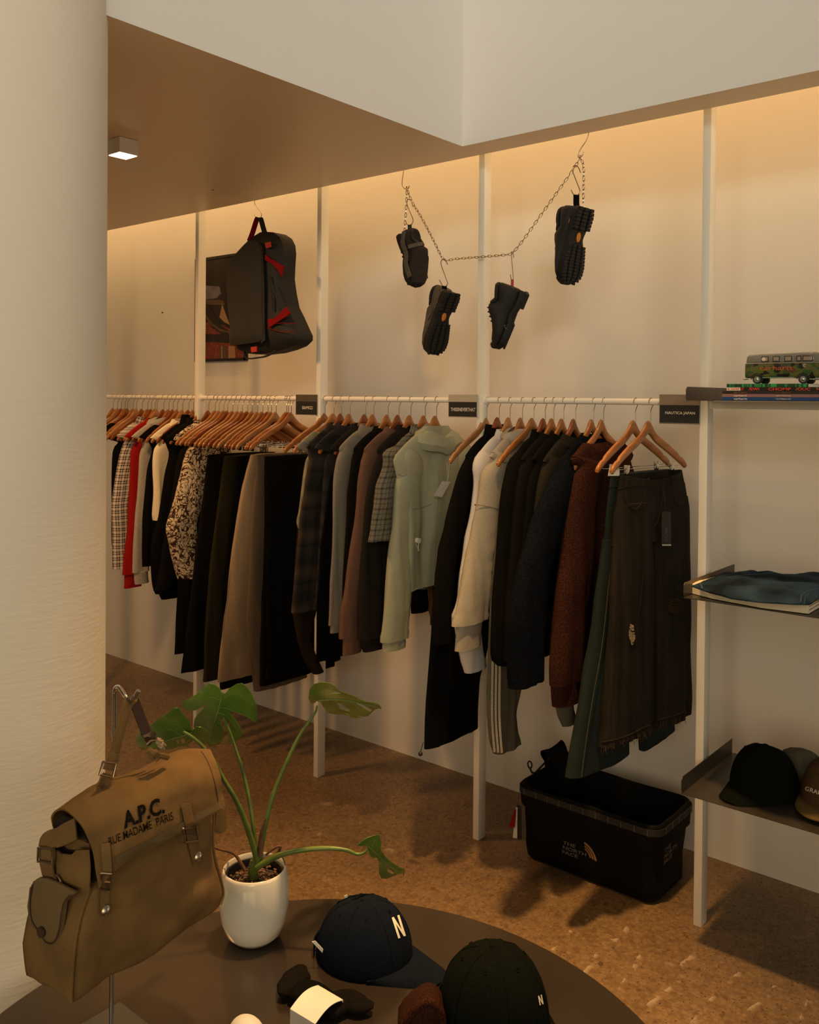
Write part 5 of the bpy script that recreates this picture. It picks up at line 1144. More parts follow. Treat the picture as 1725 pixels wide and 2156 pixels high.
for pts, lb in (([(846, hook_up(846)+7), (848, hook_up(848)+1), (852, hook_up(852)), (851, 350), (847, 385), (851, 396), (857, 398), (861, 395), (862, 391)], 'wire S-hook at the upper left end of the chain'),
                ([(1252, hook_up(1252)+7), (1250, hook_up(1250)), (1245, hook_up(1245)), (1240, 281), (1224, 312), (1219, 322), (1218, 330), (1222, 332), (1227, 326), (1229, 320)], 'wire S-hook at the upper right end of the chain')):
    s_hook(pts, lb)
s_hook([(870, 436), (868, 428), (864, 421), (859, 420), (857, 425), (858, 432), (869, 459), (870, 466), (866, 473), (858, 473), (855, 466)], 'wire S-hook holding the brown slip-on shoe', n=.006)
s_hook([(943, 557), (939, 550), (935, 546), (931, 547), (929, 552), (930, 560), (941, 590), (943, 596), (940, 602), (933, 602), (927, 592), (926, 589)], 'wire S-hook holding the taupe and black shoe', n=.006)
s_hook([(1082, 543), (1081, 534), (1078, 530), (1077, 534), (1079, 560), (1081, 585), (1080, 590), (1077, 588), (1075, 578)], 'wire S-hook holding the low shoe by its red loop', n=.006)
s_hook([(1223, 364), (1219, 354), (1214, 349), (1208, 350), (1206, 358), (1208, 366), (1220, 397), (1221, 405), (1216, 411), (1208, 409), (1203, 400)], 'wire S-hook holding the largest black shoe', n=.006)
s_hook([(538, hook_up(538)), (536, 424), (540, 432), (549, 446), (551, 452), (549, 458), (543, 459), (538, 456), (536, 452)], 'wire S-hook holding the black and red messenger bag')
# ------------------------------------------------------------------ chain
def link_bm(bm, c, T, roll, L=.0175, w=.0078, r=.00115):
    T = T.normalized(); a = Vector((0, 1, 0)); u = (a-T*a.dot(T)).normalized(); w_ = T.cross(u); u = u*math.cos(roll)+w_*math.sin(roll); P = []
    for k in range(17):
        t = 2*PI*k/16; x = math.cos(t); y = math.sin(t); P.append(c+T*((L-w)/2*(1 if x > 0 else -1)*(min(1, abs(x)*3))+w/2*x)+u*(w/2*y))
    tube(bm, P, r, 5, False)
def chain(paths, label):
    o = empty('chain', FC.px(*paths[0][0]), 0, label, 'chain'); bm = bmesh.new(); i = 0
    for path in paths:
        P = [FC.px(x, y, .001) for x, y in path]; 
        P = smooth_pts(P, 6); D = 0; nxt = .0; step = .0148
        for a, b in zip(P, P[1:]):
            L_ = (b-a).length
            while nxt <= D+L_:
                c = a.lerp(b, (nxt-D)/L_); link_bm(bm, c, b-a, R(35) if i % 2 else R(-55)); nxt += step; i += 1
            D += L_
    wob(o, 'links', bm, M['wire'])
chain([[(857, 397), (856, 430), (853, 470), (852, 492)], [(857, 397), (868, 425), (890, 462), (915, 510), (935, 546), (960, 545), (1010, 541), (1060, 537), (1078, 533), (1100, 508), (1140, 452), (1180, 396), (1207, 358), (1222, 332)], [(1223, 332), (1229, 352), (1229, 390), (1228, 428)]], 'fine steel chain draped between two hooks across the third post')
# ------------------------------------------------------------------ shoes
rh = Vector((math.cos(YAW), math.sin(YAW), 0)); fh = Vector((-math.sin(YAW), math.cos(YAW), 0)); UP = Vector((0, 0, 1))
def shoe(heel_px, toe_px, sole_dir, label, upper, S_=1.0, W_=.100, kind='hiker', badge=True, loop='black', loop_px=None, tread=True, fwd=0, height=.085):
    """heel_px, toe_px: pixels of heel top and toe end on the hanging plane; sole_dir: world direction the sole faces"""
    A, B = FC.px(*heel_px), FC.px(*toe_px); B = B + fh*fwd; X = (B-A); L_ = X.length; X.normalize()
    Z = -(Vector(sole_dir)); Z = (Z-X*Z.dot(X)).normalized(); Y = Z.cross(X)
    o = empty('hanging_shoe', A, 0, label, 'shoe', 'shoes hanging on hooks'); mp = lambda x, y, z: A+X*x+Y*y+Z*z
    # outline of the sole: half width along the length, inward bend; heights of the upper
    hw = [(0, .020), (.03, .031), (.12, .034), (.28, .032), (.42, .031), (.6, .040), (.74, .045), (.86, .042), (.94, .031), (.985, .016), (1, .006)]
    ht = [(0, .078), (.06, .088), (.16, .082), (.27, .074), (.38, .090), (.46, .084), (.6, .062), (.75, .048), (.88, .040), (.96, .030), (1, .014)] if kind != 'clog' else [(0, .050), (.06, .062), (.2, .055), (.32, .066), (.46, .088), (.6, .075), (.75, .055), (.88, .044), (.96, .034), (1, .016)]
    off = lambda t: .006*math.sin(PI*t*1.1)
    rings = []; n = 32; NS = 44
    for i in range(NS+1):
        t = i/NS; w = lerp_tab(hw, t)*W_/.1*1.02; h = lerp_tab(ht, t)*height/.085; z0 = .014+.012*max(0, (t-.8)/.2)**2+.004*max(0, .1-t)/.1; ring = []
        for j in range(n):
            u = 2*PI*j/n; c, s = math.cos(u), math.sin(u); zz = z0+(h-z0)*(.5+.5*s) if True else 0
            pinch = 1-.38*max(0, s)**1.5 if t < .55 else 1-.18*max(0, s)
            ring.append(mp(t*L_, w*math.copysign(abs(c)**.62, c)*pinch+off(t), zz))
        rings.append(ring)
    bm = bmesh.new(); loft(bm, rings); up = wob(o, 'upper', bm, M[upper], angle=60)
    # foot opening: dark padded collar ring
    bm = bmesh.new(); P = []
    for k in range(25):
        u = 2*PI*k/24; t = (.18+.155*math.cos(u)) if kind != 'clog' else (.20+.17*math.cos(u)); P.append(mp(t*L_, .021*math.sin(u)*W_/.1+off(t), lerp_tab(ht, t)*height/.085+.001))
    tube(bm, P, .0055, 10, False); wob(o, 'collar', bm, M['shoeblack'])
    bm = bmesh.new(); rr = []
    for q, dz in ((.95, .002), (.4, -.0005), (.05, -.0005)):
        rr.append([mp(((.18 if kind != 'clog' else .20)+(.155)*q*math.cos(2*PI*k/24))*L_, .021*q*math.sin(2*PI*k/24)*W_/.1, lerp_tab(ht, .18+.155*q*math.cos(2*PI*k/24))*height/.085+dz) for k in range(24)])
    loft(bm, rr, True, False, True); wob(o, 'foot_opening', bm, M['baginside'])
    # sole slab
    rings = []
    for zz, q in ((-.004, .93), (-.002, 1.03), (.010, 1.07), (.018, 1.06), (.020, .9)):
        ring = []
        for side in (1, -1):
            ts = [k/40 for k in range(41)] if side == 1 else [1-k/40 for k in range(41)]
            for t in ts[:-1] if side == 1 else ts[:-1]:
                w = lerp_tab(hw, t)*W_/.1*q; tt = (t-.5)*(1+.02*(q-1)*10)+.5; zo = .012*max(0, (t-.82)/.18)**2 + (.007*math.exp(-((t-.40)/.09)**2))
                ring.append(mp(tt*L_, w*side+off(t), zz+zo))
        rings.append(ring)
    bm = bmesh.new(); loft(bm, rings); wob(o, 'sole', bm, M['rubber'], angle=50)
    # lugs, heel block
    bm = bmesh.new()
    rot = Matrix((X, Y, Z)).transposed()
    if kind == 'clog':
        for t in [.06+.085*k for k in range(11)]: box(bm, mp(t*L_, off(t), -.005), (.008, lerp_tab(hw, t)*W_/.1*1.7, .005), rot, .001, 1)
    elif tread:
        for t in [.50+.042*k for k in range(12)]:
            w = lerp_tab(hw, t)*W_/.1
            for sy in (-.86, -.30, .30, .86):
                zo = .012*max(0, (t-.82)/.18)**2
                box(bm, mp(t*L_+.003*abs(sy), sy*w*1.02+off(t), -.006+zo), (.0105, w*.40, .008), rot, .0012, 1)
        wob(o, 'forefoot_tread', bm, M['rubber'], smooth=False); bm = bmesh.new()
        for t in [.025+.048*k for k in range(6)]:
            w = lerp_tab(hw, t)*W_/.1
            for sy in (-.82, 0, .82): box(bm, mp(t*L_, sy*w*1.04+off(t), -.008), (.0115, w*.52 if sy else w*.64, .013), rot, .0012, 1)
    else:
        box(bm, mp(.13*L_, off(.13), -.009), (.25*L_, .058, .014), rot, .003); wob(o, 'heel_block', bm, M['rubber'], smooth=False); bm = bmesh.new()
        box(bm, mp(.72*L_, off(.7), -.005), (.42*L_, .07, .008), rot, .003)
    wob(o, 'tread', bm, M['rubber'], smooth=False)
    if badge:
        bm = bmesh.new(); c = mp(.385*L_, off(.4), .0005); rr = []
        for q, dz in ((1, .004), (1, -.006), (.8, -.008)): rr.append([c+X*(.0165*q*math.cos(2*PI*k/24))+Y*(.0095*q*math.sin(2*PI*k/24))+Z*dz for k in range(24)])
        loft(bm, rr); wob(o, 'sole_badge', bm, M['orange'])
        bm = bmesh.new(); box(bm, mp(.20*L_, -.030*W_/.1, .022), (.014, .003, .003), rot); box(bm, mp(.20*L_, .034*W_/.1, .022), (.014, .003, .003), rot); wob(o, 'heel_mark', bm, M['orange'])
    # lace ridges and stitched panels
    bm = bmesh.new()
    if kind == 'hiker':
        for t in (.42, .48, .54, .60):
            z = lerp_tab(ht, t)*height/.085; tube(bm, smooth_pts([mp(t*L_, -.022, z-.012), mp(t*L_+.004, 0, z+.002), mp(t*L_, .022, z-.012)], 4), .0022, 6)
    tube(bm, smooth_pts([mp(.03*L_, .030*W_/.1, .040), mp(.3*L_, .034*W_/.1, .034), mp(.55*L_, .040*W_/.1, .040), mp(.62*L_, .02, .058)], 4), .0014, 5); tube(bm, smooth_pts([mp(.03*L_, -.030*W_/.1, .040), mp(.3*L_, -.034*W_/.1, .034), mp(.55*L_, -.040*W_/.1, .040), mp(.62*L_, -.02, .058)], 4), .0014, 5)
    if kind == 'clog':
        b2 = bmesh.new()
        for sd in (1, -1): ribbon(b2, smooth_pts([mp(.04*L_, sd*.030, .046), mp(.22*L_, sd*.037, .030), mp(.45*L_, sd*.039, .036), mp(.62*L_, sd*.046, .028), mp(.86*L_, sd*.044, .030)], 4), Z, .020, .004)
        ribbon(b2, smooth_pts([mp(.34*L_, -.034, .050), mp(.36*L_, 0, .094), mp(.34*L_, .034, .050)], 5), X, .016, .003); wob(o, 'taupe_overlay', b2, M['shoegrey'])
    wob(o, 'laces_and_piping' if kind == 'hiker' else 'piping', bm, M['shoeblack'])
    # toe and heel rubber caps
    rings = []
    for i in range(9):
        t = .90+.10*i/8; w = lerp_tab(hw, t)*W_/.1*1.06; h = (.016+.020*min(1, (t-.88)/.05)); ring = []
        for j in range(20):
            u = PI*j/19; ring.append(mp(t*L_+.0015, w*math.cos(u)+off(t), .012+.012*((t-.8)/.2)**2+min(h, lerp_tab(ht, t)*1.04)*math.sin(u)**.6*.75))
        rings.append(ring)
    bm = bmesh.new(); loft(bm, rings, False, False, False); wob(o, 'toe_cap', bm, M['rubber'])
    # heel pull loop up to the hook
    if loop_px:
        p0, p1 = FC.px(loop_px[0][0], loop_px[0][1], .006), mp(.01, 0, .055*height/.085); bm = bmesh.new()
        ribbon(bm, smooth_pts([mp(.05*L_, 0, .060*height/.085), p0+Vector((0, 0, -.050)), p0+Vector((0, 0, -.028)), p0], 3), rh, loop_px[1], .004); wob(o, 'pull_loop', bm, M[loop])
    return o, mp, L_
shoe((1232, 437), (1198, 600), rh*.64-fh*.76+UP*.04, 'largest black shoe with lugged sole and orange badge, upper right on the chain', 'shoeblack', W_=.112, loop_px=((1214, 410), .020), height=.092)
shoe((952, 615), (912, 748), rh*.58-fh*.82+UP*.10, 'taupe and black shoe with lugged sole and orange badge, low left of the post', 'shoegrey', W_=.104, loop_px=((936, 602), .018), fwd=.02, height=.095)
o, mp, L_ = shoe((1106, 614), (1054, 738), rh*.92-fh*.16+UP*.35, 'low black shoe in side view hanging from a red loop right of the post', 'shoeblack', W_=.085, badge=False, loop='redtape', loop_px=((1079, 588), .010), tread=False, fwd=0, height=.098)
bm = bmesh.new(); c = mp(.60*L_, 0, .032); fs_ = FC; tube(bm, [FC.px(1062, 685, .055), FC.px(1070, 684, .055), FC.px(1066, 694, .055), FC.px(1062, 685, .055)], .0008, 4); wob(o, 'logo', bm, M['chrome'])
shoe((846, 496), (874, 609), -rh*.66+fh*.70+UP*.15, 'brown suede slip-on shoe with toe pointing down, leftmost on the chain', 'shoebrown', W_=.100, kind='clog', badge=False, loop='shoeblack', loop_px=((863, 474), .016), tread=True, fwd=-.01, height=.10)
# ------------------------------------------------------------------ black and red messenger bag
YM = 2.64; FM = Frame((0, YM, 0), Vector((1, -.0, 0)), (0, -1, 0))
mb = empty('messenger_bag', FM.px(545, 490), 0, 'dark messenger bag with red trim hanging upright from a hook under the ceiling', 'bag')
def mslab(nm, pts, n, th, mt, bulge=0, rad=.03, step=.016, smooth=True):
    bm = bmesh.new(); pillow(bm, FM, pts, n, th, bulge, rad, step); return wob(mb, nm, bm, M[mt], smooth=smooth)
mslab('bag_body', [(560, 488), (575, 489), (588, 498), (595, 512), (597, 530), (595, 560), (594, 585), (598, 615), (604, 645), (614, 665), (625, 690), (632, 705), (632, 715), (620, 727), (600, 735), (575, 742), (540, 746), (520, 744), (500, 735), (492, 720), (488, 660), (490, 600), (492, 560), (510, 520), (530, 500), (548, 489)], .0, .075, 'corblack', .035, .03)
mslab('flap', [(523, 506), (536, 507), (545, 512), (550, 528), (551, 600), (551, 660), (554, 690), (553, 712), (545, 720), (515, 724), (485, 727), (482, 715), (484, 690), (480, 650), (477, 600), (480, 560), (486, 548), (500, 530), (512, 517)], .050, .012, 'cordura', .014, .02)
mslab('flap_binding', [(545, 508), (552, 520), (556, 600), (557, 680), (558, 716), (549, 724), (551, 700), (550, 640), (548, 560), (547, 520)], .048, .006, 'corblack', .004, .01)
for nm, pts in (('red_tab', [(558, 511), (568, 509), (570, 520), (560, 523)]), ('red_tab', [(528, 731), (540, 729), (540, 740), (529, 742)]), ('red_strap', [(558, 536), (570, 545), (597, 560), (592, 582), (583, 566), (572, 555), (558, 547)]), ('red_strap', [(563, 673), (580, 669), (602, 646), (611, 660), (590, 674), (566, 690)])):
    mslab(nm, pts, .046, .006, 'redtape' if 'tab' in nm else 'redtrim', 0, smooth=False)
for pts in ([(563, 690), (590, 698), (622, 697)], [(578, 682), (600, 680), (624, 682)]):
    bm = bmesh.new(); tube(bm, smooth_pts([FM.px(x, y, .042) for x, y in pts], 4), .0014, 5); wob(mb, 'red_piping', bm, M['redtrim'])
for pts, mt in (([(525, 508), (532, 490), (541, 462), (546, 459)], 'redtrim'), ([(543, 460), (549, 461), (554, 478), (559, 495)], 'corblack')):
    bm = bmesh.new(); ribbon(bm, smooth_pts([FM.px(x, y, .0) for x, y in pts], 4), rh, .022, .004); wob(mb, 'top_handle', bm, M[mt])
bm = bmesh.new(); ribbon(bm, smooth_pts([FM.px(x, y, .03) for x, y in ((514, 738), (517, 750), (524, 755), (545, 753), (560, 750), (576, 742), (582, 738))], 4), Vector((0, 0, 1)), .006, .012); wob(mb, 'bottom_strap', bm, M['corblack'])
for pts in ([(575, 600), (583, 630), (590, 650)], [(566, 580), (572, 620), (575, 655)]):
    bm = bmesh.new(); tube(bm, smooth_pts([FM.px(x, y, .038) for x, y in pts], 4), .004, 6); wob(mb, 'crease', bm, M['corblack'])
# ------------------------------------------------------------------ round table
ZT = .45; TC = Vector((-1.072, 1.032, 0)); TR = .6755
tb = empty('round_display_table', (TC.x, TC.y, 0), 0, 'low round table with dark bronze metal top in the foreground', 'table')
bm = bmesh.new(); lathe(bm, [(0.001, ZT-.012), (TR-.002, ZT-.012), (TR, ZT-.010), (TR, ZT-.0015), (TR-.0015, ZT), (.001, ZT)], 160, (TC.x, TC.y, 0), True, True); wob(tb, 'table_top', bm, M['tabletop'], angle=30)
bm = bmesh.new(); lathe(bm, [(.26, 0), (.26, .008), (.05, .012), (.05, ZT-.012)], 48, (TC.x, TC.y, 0)); wob(tb, 'pedestal', bm, M['tabletop'])
# ------------------------------------------------------------------ pot and plant
pc = PZ(523, 1985, ZT); pc = Vector((-1.535, 1.318, ZT)); pr = .073
ph = .158
pot = empty('ceramic_pot', pc, 0, 'rounded white glazed ceramic plant pot on the round table', 'pot')
prof = [(.001, .002), (.040, .002), (.048, .004), (.062, .018), (.072, .045), (.0765, .080), (.0765, .110), (.0735, .140), (.0705, ph-.006), (.0690, ph-.001), (.0665, ph), (.0645, ph-.003), (.0660, ph-.02), (.066, ph-.05), (.001, ph-.052)]
bm = bmesh.new(); lathe(bm, prof, 72, pc, True, True); wob(pot, 'glazed_body', bm, M['ceramic'], angle=60)
bm = bmesh.new(); lathe(bm, [(.0645, ph-.05), (.0650, ph-.012), (.0605, ph-.012), (.0600, ph-.05)], 60, pc); wob(pot, 'inner_liner', bm, M['liner'])
bm = bmesh.new(); bm_h = []
lathe(bm, [(.0605, ph-.034), (.05, ph-.029), (.03, ph-.026), (.001, ph-.024)], 48, pc, False, True)
for v in bm.verts: v.co.z += .004*noise.noise(v.co*90)
so = tag(obj('potting_soil', bm, M['soil']), 'dark bark soil filling the white pot', 'soil', kind='stuff')
random.seed(3); bm = bmesh.new()
for k in range(150):
    a = random.uniform(0, 2*PI); r_ = .056*math.sqrt(random.random()); p = pc+Vector((r_*math.cos(a), r_*math.sin(a), ph-.026+.004*random.random()))
    e = Matrix.Rotation(random.uniform(0, 6), 3, 'Z') @ Matrix.Rotation(random.uniform(-.6, .6), 3, 'X'); box(bm, p, (random.uniform(.003, .009), random.uniform(.002, .005), .002), e)
tag(obj('bark_chips', bm, M['chip'], smooth=False), 'small bark chips lying on the soil in the pot', 'bark', kind='stuff')
pl_ = empty('monstera_plant', pc+Vector((0, 0, ph-.03)), 0, 'young monstera plant with split leaves growing from the white pot', 'plant')
fpl = Frame(pc, rh, -fh)   # plane through the pot facing the camera
B0 = fpl.px(540, 1835)
def stem(pts, r0, r1, mt='stem', nm='leaf_stalk'):
    P = smooth_pts([fpl.px(x, y, n) for x, y, n in pts], 8); bm = bmesh.new(); N = len(P); tube(bm, P, [r0+(r1-r0)*i/(N-1) for i in range(N)], 10); wob(pl_, nm, bm, M[mt]); return P
stem([(536, 1868, 0), (534, 1850, 0), (533, 1830, 0), (537, 1812, 0)], .012, .0105, nm='main_stem')
stem([(545, 1820, .004), (536, 1790, .008), (518, 1735, .02), (497, 1685, .03), (470, 1640, .04), (452, 1605, .045), (430, 1575, .05), (405, 1552, .05), (385, 1540, .05)], .0075, .003)
stem([(540, 1800, -.004), (533, 1740, -.01), (524, 1680, -.02), (510, 1620, -.03), (497, 1580, -.035), (485, 1545, -.035), (470, 1510, -.03)], .005, .003)
stem([(546, 1815, 0), (550, 1780, 0), (560, 1730, .0), (575, 1675, -.01), (595, 1625, -.02), (625, 1560, -.03), (650, 1520, -.035), (664, 1500, -.04), (668, 1486, -.04)], .0075, .0022)
stem([(541, 1826, .01), (560, 1815, .015), (590, 1800, .02), (635, 1790, .025), (690, 1786, .03), (730, 1790, .03), (750, 1798, .03), (765, 1796, .03), (776, 1787, .03)], .0075, .0022)
stem([(548, 1800, .006), (549, 1770, .006), (553, 1745, .006), (560, 1722, .004)], .007, .002, 'stemb', 'leaf_sheath')
stem([(516, 1833, 0), (506, 1815, .0), (492, 1797, .0), (470, 1790, .01), (446, 1784, .01)], .0042, .0022, 'stemb', 'aerial_root')
stem([(552, 1815, 0), (566, 1805, -.0), (585, 1796, -.01), (590, 1782, -.01), (578, 1786, -.01), (560, 1800, -.01)], .0042, .0022, 'stemb', 'aerial_root')
stem([(588, 1795, -.01), (598, 1812, -.01), (605, 1836, -.01)], .0014, .001, 'stemb', 'aerial_root')
def leaf(poly, holes, rib, ribs, tilt, twist, off, amp, seed, fold=.12):
    """tilt/twist: how far the leaf plane leans from facing the camera"""
    c = fpl.px(*rib[0], off); m = (-fh); m = Matrix.Rotation(R(tilt), 3, rh) @ m; m = Matrix.Rotation(R(twist), 3, UP) @ m; e = rh - m*rh.dot(m)
    fl = Frame(c, e, m); A, B = [Vector(fl.uv(*rib[0])), Vector(fl.uv(*rib[-1]))]; ax = (B-A).normalized(); nr = Vector((-ax.y, ax.x)); L_ = (B-A).length
    def warp(x, y):
        q = Vector((x, y))-A; t = q.dot(ax)/L_; s_ = q.dot(nr); return -fold*abs(s_)-amp*max(0, t)**2+.004*noise.noise(Vector((x*22, y*22, seed)))
    bm = bmesh.new(); pillow(bm, fl, poly, 0, .0008, 0, .02, .009, holes, warp, back=0); wob(pl_, 'leaf', bm, M['leaf'], angle=80)
    bm = bmesh.new()
    def vn(pts, r0, r1):
        P = [];
        for q in smooth_pts([(p[0], p[1], 0) for p in pts], 5): a, b = fl.uv(q.x, q.y); P.append(fl.P(a, b, warp(a, b)+.0004))
        tube(bm, P, [r0+(r1-r0)*i/(len(P)-1) for i in range(len(P))], 6)
    vn(rib, .0019, .0006)
    for r_ in ribs: vn(r_, .0008, .0003)
    wob(pl_, 'leaf_veins', bm, M['vein'])
leaf([(468, 1462), (463, 1450), (452, 1443), (438, 1442), (425, 1452), (410, 1466), (394, 1478), (380, 1484), (376, 1494), (380, 1501), (394, 1505), (408, 1501), (420, 1494), (431, 1487), (432, 1489), (424, 1498), (412, 1510), (404, 1522), (400, 1540), (402, 1556), (412, 1566), (424, 1572), (432, 1586), (441, 1584), (452, 1580), (462, 1571), (467, 1560), (468, 1540), (462, 1525), (461, 1516), (466, 1513), (474, 1516), (480, 1526), (480, 1540), (476, 1556), (474, 1572), (478, 1580), (488, 1574), (500, 1563), (505, 1550), (502, 1537), (494, 1522), (483, 1506), (484, 1500), (494, 1502), (508, 1508), (520, 1517), (530, 1526), (535, 1528), (537, 1512), (536, 1490), (528, 1468), (518, 1450), (508, 1441), (496, 1443), (482, 1451), (475, 1460)],
     [], [(467, 1468), (458, 1500), (444, 1540), (434, 1578)], [[(466, 1474), (440, 1470), (400, 1490)], [(466, 1474), (495, 1462), (530, 1490)], [(461, 1490), (480, 1495), (532, 1522)], [(458, 1502), (475, 1510), (500, 1550)], [(452, 1518), (430, 1520), (410, 1545)], [(450, 1530), (462, 1545), (462, 1568)]], 18, -14, -.02, .02, 1)
leaf([(404, 1540), (398, 1524), (386, 1508), (376, 1497), (366, 1498), (350, 1510), (332, 1522), (318, 1536), (300, 1550), (288, 1562), (284, 1578), (287, 1594), (296, 1607), (310, 1598), (320, 1590), (345, 1590), (365, 1583), (374, 1578), (390, 1576), (398, 1582), (396, 1572), (408, 1560), (414, 1572), (426, 1575), (436, 1570), (441, 1556), (438, 1542), (425, 1532), (413, 1532)],
     [[(383, 1552), (389, 1558), (389, 1566), (384, 1570), (380, 1562)], [(374, 1558), (377, 1566), (374, 1573), (371, 1566)]], [(404, 1542), (375, 1553), (345, 1567), (305, 1588)], [[(398, 1545), (370, 1530), (345, 1540)], [(385, 1549), (352, 1540), (325, 1556)], [(395, 1548), (385, 1566), (378, 1576)], [(368, 1556), (345, 1580)]], 35, 8, .03, .02, 2)
leaf([(654, 1483), (650, 1470), (652, 1455), (662, 1443), (676, 1439), (692, 1441), (706, 1449), (716, 1458), (735, 1465), (752, 1472), (770, 1482), (786, 1486), (800, 1492), (804, 1502), (803, 1504), (798, 1500), (790, 1504), (783, 1510), (776, 1517), (768, 1520), (760, 1516), (752, 1512), (762, 1524), (741, 1521), (737, 1513), (722, 1505), (735, 1514), (757, 1525), (760, 1527), (745, 1519), (725, 1513), (705, 1510), (692, 1502), (680, 1488), (675, 1480), (667, 1478), (662, 1484)],
     [[(694, 1462), (704, 1458), (714, 1460), (718, 1463), (705, 1463)], [(708, 1480), (716, 1482), (738, 1501), (735, 1503), (716, 1493)], [(750, 1484), (758, 1484), (775, 1497), (784, 1506), (779, 1507), (764, 1497)]], [(670, 1474), (700, 1473), (735, 1478), (770, 1488), (800, 1496)], [[(678, 1474), (685, 1455), (700, 1450)], [(690, 1473), (705, 1490), (735, 1510)], [(725, 1476), (745, 1495), (768, 1515)], [(672, 1474), (664, 1460), (664, 1450)]], 48, 5, -.04, .01, 3, .05)
leaf([(772, 1780), (752, 1783), (748, 1792), (752, 1783), (762, 1772), (775, 1764), (788, 1760), (797, 1760), (803, 1766), (805, 1778), (803, 1790), (806, 1797), (815, 1808), (830, 1822), (848, 1836), (860, 1843), (864, 1850), (861, 1866), (858, 1856), (850, 1856), (836, 1862), (822, 1865), (810, 1861), (804, 1850), (802, 1834), (801, 1820), (797, 1810), (788, 1810), (780, 1802), (776, 1790)],
     [[(822, 1838), (832, 1845), (840, 1853), (833, 1853), (823, 1846)]], [(776, 1782), (795, 1800), (820, 1825), (856, 1850)], [[(782, 1788), (790, 1772), (800, 1768)], [(800, 1805), (806, 1840)], [(815, 1820), (812, 1850)], [(820, 1825), (845, 1836)]], 20, 30, .03, .02, 4)
# ------------------------------------------------------------------ chrome stand with its base plate
pb = PZ(234, 2186, ZT+.008)
st = empty('display_stand', (pb.x, pb.y, ZT), 0, 'chrome pole stand with curved hook arm and square steel foot, carrying the canvas bag', 'display stand')
wob(st, 'base_plate', bx(-1.562, -1.385, .822, .999, ZT+.0004, ZT+.008, .001), M['plate'], smooth=False)
pt_ = PX(240, 1452, pb.x); zt_ = pt_.z; h1 = Frame(pb, rh, -fh)
hx = [(234.5, 2186, 0), (236, 2000, 0), (238, 1800, 0), (240.5, 1600, 0), (241.5, 1475, 0), (242, 1456, .0), (245, 1447, .004), (251, 1447, .012), (257, 1455, .022), (263, 1464, .032), (268, 1471, .042), (274, 1478, .052), (280, 1479, .060), (284, 1474, .066), (288, 1463, .070), (292, 1454, .072)]
P = [h1.px(x, y, n) for x, y, n in hx]; P[0] = Vector((pb.x, pb.y, ZT+.006)); bm = bmesh.new(); tube(bm, smooth_pts(P, 6), .0042, 14); wob(st, 'pole_and_hook', bm, M['chrome'])
# ------------------------------------------------------------------ canvas satchel
al = R(97); dv = Vector((math.cos(al), math.sin(al), 0)); mv = Vector((math.sin(al), -math.cos(al), 0))
hk = h1.px(276, 1478, .055); FB = Frame(hk + mv*.035, dv, mv)
TB = .135
bag = empty('canvas_satchel', FB.px(300, 1900), 0, 'tan canvas satchel printed A.P.C. RUE MADAME PARIS hanging from the chrome stand', 'bag')
# body: horizontal rings; front edge pixels left and right, back by depth
LB = [(186, 1776), (194, 1798), (200, 1825), (190, 1868), (172, 1920), (160, 1975), (153, 2045), (150, 2108)]
RB = [(446, 1620), (447, 1665), (449, 1710), (447, 1770), (452, 1810), (462, 1845), (469, 1880), (463, 1905)]
BB = []  # back-left silhouette in pixels on the plane n = -TB: the side panel's outer edge
rings = []
DP = [.085, .10, .11, .115, .12, .128, .135, .12]
bul = [.0, .006, .012, .018, .022, .024, .020, .006]
NR = 34
def crv(tab, t): # smooth table of pixel points
    P_ = smooth_pts([(p[0], p[1], 0) for p in tab], 8); x = t*(len(P_)-1); i = min(int(x), len(P_)-2); return P_[i].lerp(P_[i+1], x-i)
def crs(tab, t): x = t*(len(tab)-1); i = min(int(x), len(tab)-2); return tab[i]+(tab[i+1]-tab[i])*(x-i)
side_bulge = [.0, .004, .008, .012, .014, .012, .012, .004]
body_pts = []
for i in range(NR+1):
    t = i/NR; l, r_ = crv(LB, t), crv(RB, t); d_ = crs(DP, t); b_ = crs(bul, t); A = Vector(FB.uv(l.x, l.y, 0)); B = Vector(FB.uv(r_.x, r_.y, 0)); ring = []
    if t > .8: A = A.lerp(B, .0)
    def pt(u, n): q = A.lerp(B, u); return FB.P(q.x, q.y, n)
    for k in range(29):   # front, left to right
        u = k/28; e_ = math.sin(PI*min(1, max(0, u)))**.5
        w = .010*noise.noise(Vector((u*3.2, t*4, 1)))+.004*noise.noise(Vector((u*8, t*9, 5)))
        w += -.010*math.exp(-((u-.10-.12*t)/.10)**2)*t
        ring.append(pt(u, b_*e_+w*e_))
    for k in range(1, 9): u = k/9; w = .004*math.sin(PI*u); ring.append(pt(1, -d_*u)+dv*w*(1 if t > .2 else 0))
    for k in range(29): u = 1-k/28; ring.append(pt(u, -d_-.004*math.sin(PI*u)))
    for k in range(1, 12):
        u = k/12; sb = crs(side_bulge, t); w = noise.noise(Vector((u*4, t*5, 9)))*.008*t; ring.append(pt(0, -d_*(1-u))-dv*(sb*math.sin(PI*u)+w*math.sin(PI*u)) + Vector((0, 0, .006*math.sin(PI*u)*t)))
    rings.append(ring)
# rounded bottom
last = rings[-1]; m_ = sum(last, Vector())/len(last)
rings.append([m_+(p-m_)*.96+Vector((0, 0, -.006)) for p in last]); rings.append([m_+(p-m_)*.80+Vector((0, 0, -.012)) for p in last])
inner = [[(p-sum(r, Vector())/len(r))*.93+sum(r, Vector())/len(r) for p in r] for r in rings[:9]]
bm = bmesh.new(); loft(bm, list(reversed(inner))+rings, True, True, True); bb = wob(bag, 'bag_body', bm, M['tan'], angle=80)
